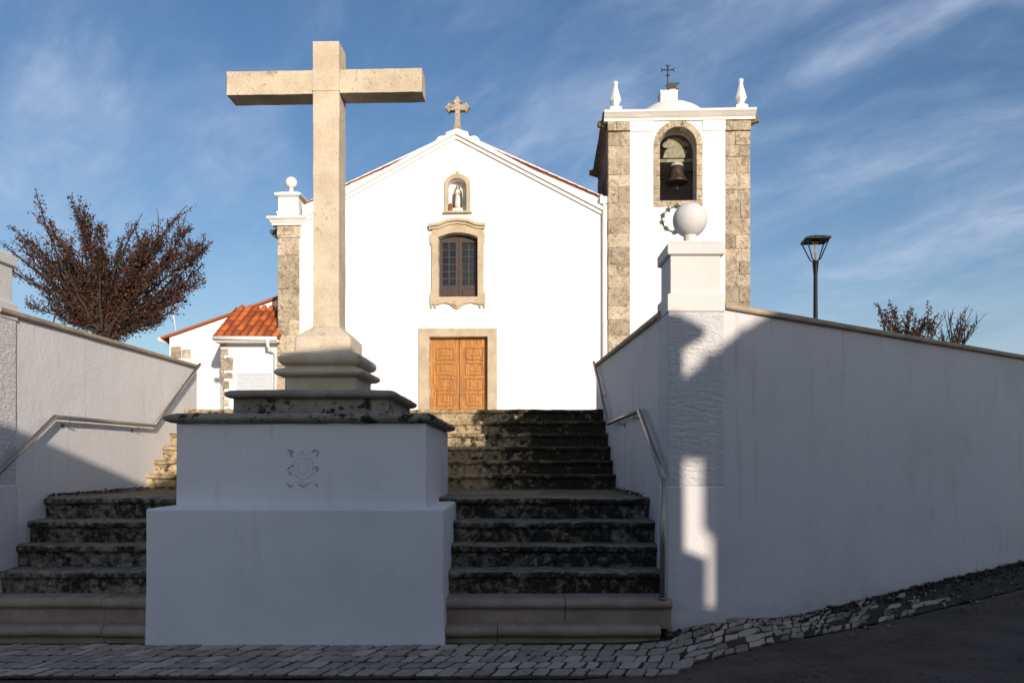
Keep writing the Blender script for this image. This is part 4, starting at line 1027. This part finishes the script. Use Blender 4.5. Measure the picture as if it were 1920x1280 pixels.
# ------------------------------------------------------------------ street lamp
lp = at(1529, 865, 18); lamp = empty('street_lamp', (lp.x, 18, YZ)); tag(lamp, 'black street lamp with open lantern head above the right wall', 'street lamp')
z0 = 0; zh0 = at(1, 489, 18).z - YZ; zh1 = at(1, 452, 18).z - YZ; zh2 = at(1, 442, 18).z - YZ
mb = MB(); mb.lathe(0, 0, [(.12, 0), (.12, .05), (.06, .1), (.055, zh0 * .4), (.048, zh0 * .7), (.043, zh0 - .35), (.055, zh0 - .2), (.07, zh0 - .02), (.03, zh0)], 16); mb.build('pole', M['lamp'], lamp)
rw = .34; mb = MB()
rot = R(38)
c4 = [Vector((math.cos(rot + math.pi / 2 * k), math.sin(rot + math.pi / 2 * k), 0)) for k in range(4)]
for c in c4: mb.tube([Vector((0, 0, zh0 - .03)), c * .13 + Vector((0, 0, zh0 + .03)), c * rw + Vector((0, 0, zh1))], .014, 8)
for k in range(4): mb.tube([c4[k] * rw + Vector((0, 0, zh1)), c4[(k + 1) % 4] * rw + Vector((0, 0, zh1))], .02, 8)
mb.build('lantern_frame', M['lamp'], lamp)
mb = MB(); mb.lathe(0, 0, [(rw + .05, zh1), (rw + .05, zh1 + .03), (.20, zh2 - .03), (.04, zh2), (.01, zh2 + .02)], 4, smooth=False, rot=rot); mb.build('lantern_roof', M['lamp'], lamp)
mb = MB(); mb.tube([(0, 0, zh0), (0, 0, zh1)], .02, 8); mb.lathe(0, 0, [(.05, zh1 - .06), (.09, zh1 - .01)], 12); mb.build('lamp_holder', M['lampglow'], lamp)

# ------------------------------------------------------------------ trees
def tree(name, label, loc, tips, trunk_h, spread_d, seed, leaves_per_m, leafsize, bare=0.0, trunk_r=.09, group=None, side=3, nroot=Vector((0, 0, 0))):
    rnd = random.Random(seed); root = empty(name, loc); tag(root, label, 'tree', group)
    wood_ = MB(); lf = MB()
    base = Vector((0, 0, 0)); fork = Vector((0, 0, trunk_h))
    wood_.tube([base, Vector((.03, 0, trunk_h * .5)), fork], [trunk_r, trunk_r * .85, trunk_r * .75], 8)
    def leaf(c, s):
        a = Vector((rnd.gauss(0, 1), rnd.gauss(0, 1), rnd.gauss(0, 1))).normalized(); b = a.orthogonal().normalized(); b.rotate(Matrix.Rotation(rnd.uniform(0, 6.28), 3, a))
        cc = a.cross(b); s *= rnd.uniform(.6, 1.3)
        lf.add([c - b * s, c - cc * s * .45, c + b * s, c + cc * s * .5], [(0, 1, 2, 3)], min(1, max(0, rnd.gauss(.45, .26))))
    def branch(p, q, r0, r1, depth, leafy, start=.0):
        L = (q - p).length; n = max(3, int(L / .16)); pts = []; perp = Vector((rnd.uniform(-1, 1), rnd.uniform(-1, 1), rnd.uniform(-.3, 1))) * L * .07
        ph = rnd.uniform(0, 6)
        for i in range(n + 1):
            t = i / n; pts.append(p.lerp(q, t) + perp * math.sin(math.pi * t) + Vector((rnd.gauss(0, .01), rnd.gauss(0, .01), rnd.gauss(0, .008))) * (0 < i < n))
        wood_.tube(pts, [r0 + (r1 - r0) * i / n for i in range(n + 1)], 5)
        for i in range(n):
            t = (i + .5) / n
            if t < start: continue
            a, b = pts[i], pts[i + 1]; seglen = (b - a).length
            if rnd.random() < bare * (t ** 2) * 1.2: continue
            cnt = int(leaves_per_m * seglen * leafy * rnd.uniform(.45, 1.4) + rnd.random()); w_ = .046 * (1.35 - .75 * t)
            for _ in range(cnt):
                c = a.lerp(b, rnd.random()) + Vector((rnd.gauss(0, w_), rnd.gauss(0, w_), rnd.gauss(0, w_)))
                leaf(c, leafsize)
        return pts
    for (tx, tz, ll) in tips:
        q = Vector((tx, rnd.uniform(-1, 1) * spread_d, tz)); st = fork + Vector((rnd.gauss(0, .06), rnd.gauss(0, .06), -rnd.uniform(0, .25)))
        pts = branch(st, q, trunk_r * .42, .006, 0, ll, .08)
        n = len(pts); L = (q - st).length
        for k in range(side + int(L * 1.6)):
            i = rnd.randint(int(n * .25), int(n * .85)); p = pts[i]; d = (pts[min(n - 1, i + 1)] - pts[i - 1]).normalized()
            off = Vector((rnd.gauss(0, 1), rnd.gauss(0, 1), rnd.gauss(.35, .6))).normalized(); dd = (d * 1.0 + off * .62).normalized()
            dd = (dd + Vector((0, 0, .22))).normalized()
            LL = rnd.uniform(.25, .62) * (1.15 - i / n) * max(.8, L * .55) + .12
            branch(p, p + dd * LL, .012, .003, 1, ll * .9, .05)
    wood_.build('trunk', M['bark'], root); lf.build('crown', M['plum'], root, recalc=False)
    return root
TD_ = 14.2; tb = at(195, 640, TD_)
def tp(px, py, leafy=1.0, d=TD_): p = at(px, py, d); return (p.x - tb.x, p.z - YZ, leafy)
tips = [tp(8, 432, .55), tp(38, 432, .6), tp(88, 368, .35), tp(75, 430, .9), tp(100, 420, .8), tp(147, 378, .9), tp(160, 398, .5), tp(178, 425, 1.1), tp(200, 432, 1), tp(250, 415, .8), tp(232, 440, 1.1), tp(260, 440, 1), tp(302, 388, .95), tp(342, 378, .5), tp(354, 422, 1.1), tp(398, 455, 1), tp(378, 492, 1), tp(370, 545, .9), tp(352, 585, .8), tp(120, 470, 1), tp(215, 470, 1.2), tp(290, 480, 1.1), tp(325, 520, 1.2), tp(70, 500, .9), tp(45, 475, .8), tp(150, 450, 1.1), tp(315, 550, 1.1), tp(110, 520, 1.1), tp(95, 560, 1.0), tp(240, 500, 1.2), tp(180, 500, 1.2), tp(340, 470, 1.), tp(130, 500, 1.1), tp(275, 530, 1.2), tp(60, 545, .8), tp(385, 520, .8), tp(392, 475, .8), tp(365, 445, .8), tp(330, 405, .6), tp(285, 425, .9), tp(268, 400, .5), tp(125, 400, .5), tp(55, 455, .7), tp(345, 565, .9), tp(300, 575, 1.0), tp(75, 580, .8), tp(105, 598, .9), tp(310, 600, .9), tp(150, 560, 1.1), tp(240, 560, 1.1), tp(270, 600, 1.), tp(50, 520, .7), tp(135, 590, 1.)]
tree('plum_tree', 'bushy dark purple leaved plum tree rising behind the left wall', (tb.x, TD_, YZ), tips, at(1, 618, TD_).z - YZ, 0.62, 6, 205, .026, bare=.22, side=9, trunk_r=.075)
tb2 = at(1700, 700, 20.0)
def tq(px, py, l=1.0): p = at(px, py, 20.0); return (p.x - tb2.x, p.z - YZ, l)
tree('plum_tree', 'thin dark red leaved bush top just over the right street wall', (tb2.x, 20, YZ), [tq(1645, 572, .8), tq(1640, 590, .8), tq(1668, 560, .8), tq(1672, 580, 1), tq(1692, 578, .8), tq(1718, 575, .8), tq(1738, 575, .7), tq(1748, 585, .7), tq(1705, 590, 1.4), tq(1715, 600, 1.4), tq(1755, 605, .5), tq(1690, 600, 1.2), tq(1735, 600, .9), tq(1660, 598, .9), tq(1725, 590, 1.), tq(1652, 580, .6), tq(1760, 595, .4)], at(1, 680, 20).z - YZ, .5, 9, 85, .042, bare=.15, side=2, trunk_r=.06)
tb3 = at(1790, 700, 21.0)
def tr3(px, py, l=.12): p = at(px, py, 21.0); return (p.x - tb3.x, p.z - YZ, l)
tree('plum_tree', 'nearly bare twiggy bush at the far right over the street wall', (tb3.x, 21, YZ), [tr3(1773, 600), tr3(1802, 578), tr3(1818, 580), tr3(1832, 576), tr3(1828, 600), tr3(1812, 598), tr3(1790, 605), tr3(1783, 618, .3), tr3(1800, 612, .2), tr3(1762, 608, .3), tr3(1770, 590), tr3(1792, 588), tr3(1838, 590), tr3(1822, 615, .2), tr3(1755, 615, .4), tr3(1745, 600, .3), tr3(1765, 585, .2), tr3(1780, 580, .15), tr3(1810, 590, .15), tr3(1835, 605, .2)], at(1, 680, 21).z - YZ, .4, 13, 60, .038, bare=.5, side=3, trunk_r=.05)
# weeds along the foot of the right wall
mb = MB(); rnd = random.Random(17)
def tuft(x, y, s, n=14):
    z = gz(x, y) - .01
    for _ in range(n):
        a = rnd.uniform(0, 6.28); l = s * rnd.uniform(.4, 1.2); w_ = .006 + .1 * s * rnd.random(); d = Vector((math.cos(a) * .7, math.sin(a) * .7, 1)).normalized() * l; o_ = Vector((rnd.gauss(0, s * .5), rnd.gauss(0, s * .4), 0)); t_ = Vector((-math.sin(a), math.cos(a), 0)) * w_
        p = Vector((x, y, z)) + o_; mb.add([p - t_, p + t_, p + d * .6 + t_ * .8, p + d, p + d * .6 - t_ * .8], [(0, 1, 2, 3, 4)], rnd.random())
for _ in range(420):
    t = rnd.uniform(0, 9.5); off = abs(rnd.gauss(0, .16)) + .02
    p = WALL_A + wdir * t + wn * off; 
    if t < 1.0 and rnd.random() < .5: continue
    tuft(p.x, p.y, rnd.uniform(.015, .045) * (1 + .03 * t))
for _ in range(260):
    t = rnd.uniform(2.5, 10); off = rnd.uniform(.1, 1.25); p = WALL_A + wdir * t + wn * off; tuft(p.x, p.y, rnd.uniform(.01, .028), 8)
for _ in range(50): tuft(rnd.uniform(1.38, 1.9), rnd.uniform(7.1, 7.3), rnd.uniform(.012, .03), 10)
tag(mb.build('weeds', M['weed'], recalc=False), 'low dark weeds and grass tufts along the street wall foot', 'weeds', kind='stuff')
mb = MB()
for _ in range(150):
    t = rnd.uniform(.5, 10); off = rnd.uniform(.05, .95); p = WALL_A + wdir * t + wn * off; s = rnd.uniform(.006, .022) * (1.6 if rnd.random() < .06 else 1); z = gz(p.x, p.y)
    mb.lathe(p.x, p.y, [(s, z - .02), (s * 1.1, z - .004), (s * .6, z + s * .35), (s * .1, z + s * .4)], 6, rnd.random() * .4)
tag(mb.build('gravel', M['cobble']), 'loose small stones scattered on the verge by the wall', 'gravel', kind='stuff')

# ------------------------------------------------------------------ houses across the street (they shade the foreground)
YH = -5.0
def hp(x, y, z): dy = y - YH; return (x + S_X * dy, z + S_Z * dy)
def pp(px, py):  # pillar front
    p = at(px, py, 7.30); return hp(p.x, 7.30, p.z)
def wp(px, py):  # street wall plane
    k = (px - CX) / F_PX; m = wdir.y / wdir.x; d = (WALL_A.y - m * WALL_A.x) / (1 - m * k); p = at(px, py, d); return hp(p.x, d, p.z)
def lw(px, py):  # left wall plane
    k = (px - CX) / F_PX; d = (-4.86 + .0635 * 7.84) / (k + .0635); p = at(px, py, d); return hp(p.x, d, p.z)
def cb(px, py, d=7.98): p = at(px, py, d); return hp(p.x, d, p.z)
eT = pp(1303, 625); gapx = pp(1283, 700)[0]
La = lw(0, 800); Lb = lw(262, 912)
cA, cB = cb(556, 664), cb(655, 655)
hA = empty('village_house', (0, YH, 0)); tag(hA, 'ochre house across the street behind the viewer, hip roof', 'house')
topA = [(La[0] - 7, La[1] - 2.0), La, Lb, (cA[0] - .5, cA[1] - .12), cA, cB, pp(1252, 598), eT]
th = .09
ring_ = [(topA[0][0] + .4, -.3)] + [(gapx, -.3), (gapx, eT[1] - th - .02)] + [(x, z - th) for x, z in reversed(topA[1:-1])] + [(topA[0][0] + .4, topA[0][1] - th)]
mb = MB(); mb.plate(ring_, [], -8, 0); mb.build('house_wall', M['house1'], hA)
mb = MB()
for (a, b), (c, d) in zip(topA, topA[1:]): mb.plate([(a, b - th + .001), (c, d - th + .001), (c, d), (a, b)], [], -8.2, .25)
mb.build('roof', M['tile'], hA)
for x in (-4.2, -1.6, 1.0, 3.4, 5.2):
    w_ = .45; mb = MB(); z0 = 1.0 if abs(x - 1.0) > .1 else 0; mb.plate(rect(x - w_ - .1, z0 - .1, x + w_ + .1, 2.35), [rect(x - w_, z0, x + w_, 2.25)], .001, .03); f_ = mb.build('window' if z0 else 'door', M['frame'], hA)
    mb = MB(); mb.box(x - w_, x + w_, .002, .012, z0, 2.25); mb.build('pane' if z0 else 'door_leaf', M['glass'] if z0 else M['brownwood'], f_)
P0y = -9.0; u_0 = pp(1281, 722)[0] - .02; az_ = R(SUN_AZ); P0x = u_0 - S_X * (P0y - YH)
hB = empty('village_house', (P0x, P0y, 0), az_); tag(hB, 'cream gabled house across the street behind the viewer', 'house')
def loc(q):
    x = (q[0] - P0x - S_X * (P0y - YH)) / (math.cos(az_) + S_X * math.sin(az_)); return (x, q[1] + S_Z * (YH - P0y - x * math.sin(az_)))
r0, r1, r2, r3 = loc((u_0, pp(1281, 724)[1])), loc(pp(1357, 655)), loc(wp(1400, 622)), loc(wp(1455, 589))
wxB = loc(pp(1316, 900))[0]; zE = loc(pp(1300, 846))[1]; wxC = loc(pp(1334, 1000))[0]; zC = loc(pp(1330, 975))[1]
rx = 7.2; ridge = (rx, r3[1] + .56 * (rx - r3[0])); ex_ = 13.5; dn = .16
wS = wxC + .004
bodyB = [(wxC, -.3), (ex_ - .3, -.3), (ex_ - .3, ridge[1] - dn * (ex_ - rx) - .17), (ridge[0], ridge[1] - .17), (r3[0], r3[1] - .17), (r2[0], r2[1] - .17), (r1[0], r1[1] - .17), (wxC, r0[1] + (r1[1] - r0[1]) * (wxC - r0[0]) / (r1[0] - r0[0]) - .17)]
mb = MB(); mb.plate(bodyB, [], -8, 0); mb.build('house_wall', M['house2'], hB)
mb = MB(); zW = r0[1] + (r1[1] - r0[1]) * (wxC - r0[0]) / (r1[0] - r0[0]); mb.plate([(r0[0] - .02, r0[1] - .15), (wxC, zW - .15), (wxC, zW), (r0[0] - .02, r0[1])], [], -.45, .22); topB = [(wxC + .001, zW), r1, r2, r3, ridge, (ex_, ridge[1] - dn * (ex_ - rx))]
for (a, b), (c, d) in zip(topB, topB[1:]): mb.plate([(a, b - .168), (c, d - .168), (c, d), (a, b)], [], -8.2, .22)
mb.build('roof', M['tile'], hB)
mb = MB(); mb.plate([(r0[0] - .02, zE + .06), ((r0[0] + wxB) / 2, zE - .02), (wxB - .001, zE), (wxB - .001, zC), (wxC - .002, zC - .1), (wxC - .002, zW - .16), (r0[0] - .02, r0[1] - .16)], [], -.35, .10); mb.build('eave_box', M['house2'], hB)
for q, sz in ((pp(1331, 670), .06), (wp(1394, 622), .05)):
    q = loc(q); mb = MB(); mb.box(q[0] - sz, q[0] + sz, -.3, .22, q[1] - .35, q[1], .5, .02); mb.build('ridge_tile', M['tile'], hB)
for x in (2.0, 4.2, 6.4, 8.6):
    for z0, z1 in ((1.0, 2.3), (3.6, 4.8)):
        mb = MB(); mb.plate(rect(x - .55, z0 - .1, x + .55, z1 + .1), [rect(x - .45, z0, x + .45, z1)], .001, .03); f_ = mb.build('window', M['frame'], hB); mb = MB(); mb.box(x - .45, x + .45, .002, .012, z0, z1); mb.build('pane', M['glass'], f_)
g1 = pp(1283, 1030); g2 = pp(1324, 1046); g3 = pp(1325, 1142)
yw = empty('yard_wall', (gapx, YH - 1, 0)); tag(yw, 'wall closing the gap between the two houses across the street', 'wall')
k = -1.0
mb = MB(); mb.plate([(0, -.3), (g2[0] - gapx, -.3), (g2[0] - gapx, g2[1] - k * -S_Z * 0 + S_Z * 1), (0, g1[1] + S_Z * 1)], [], -.3, 0, M=Matrix.Translation(Vector((S_X * 1, 0, 0)))); mb.box(-.3 + S_X, 2.2, -.8, -.5, -.3, g3[1] + S_Z * 1.6); mb.build('wall_face', M['house1'], yw)
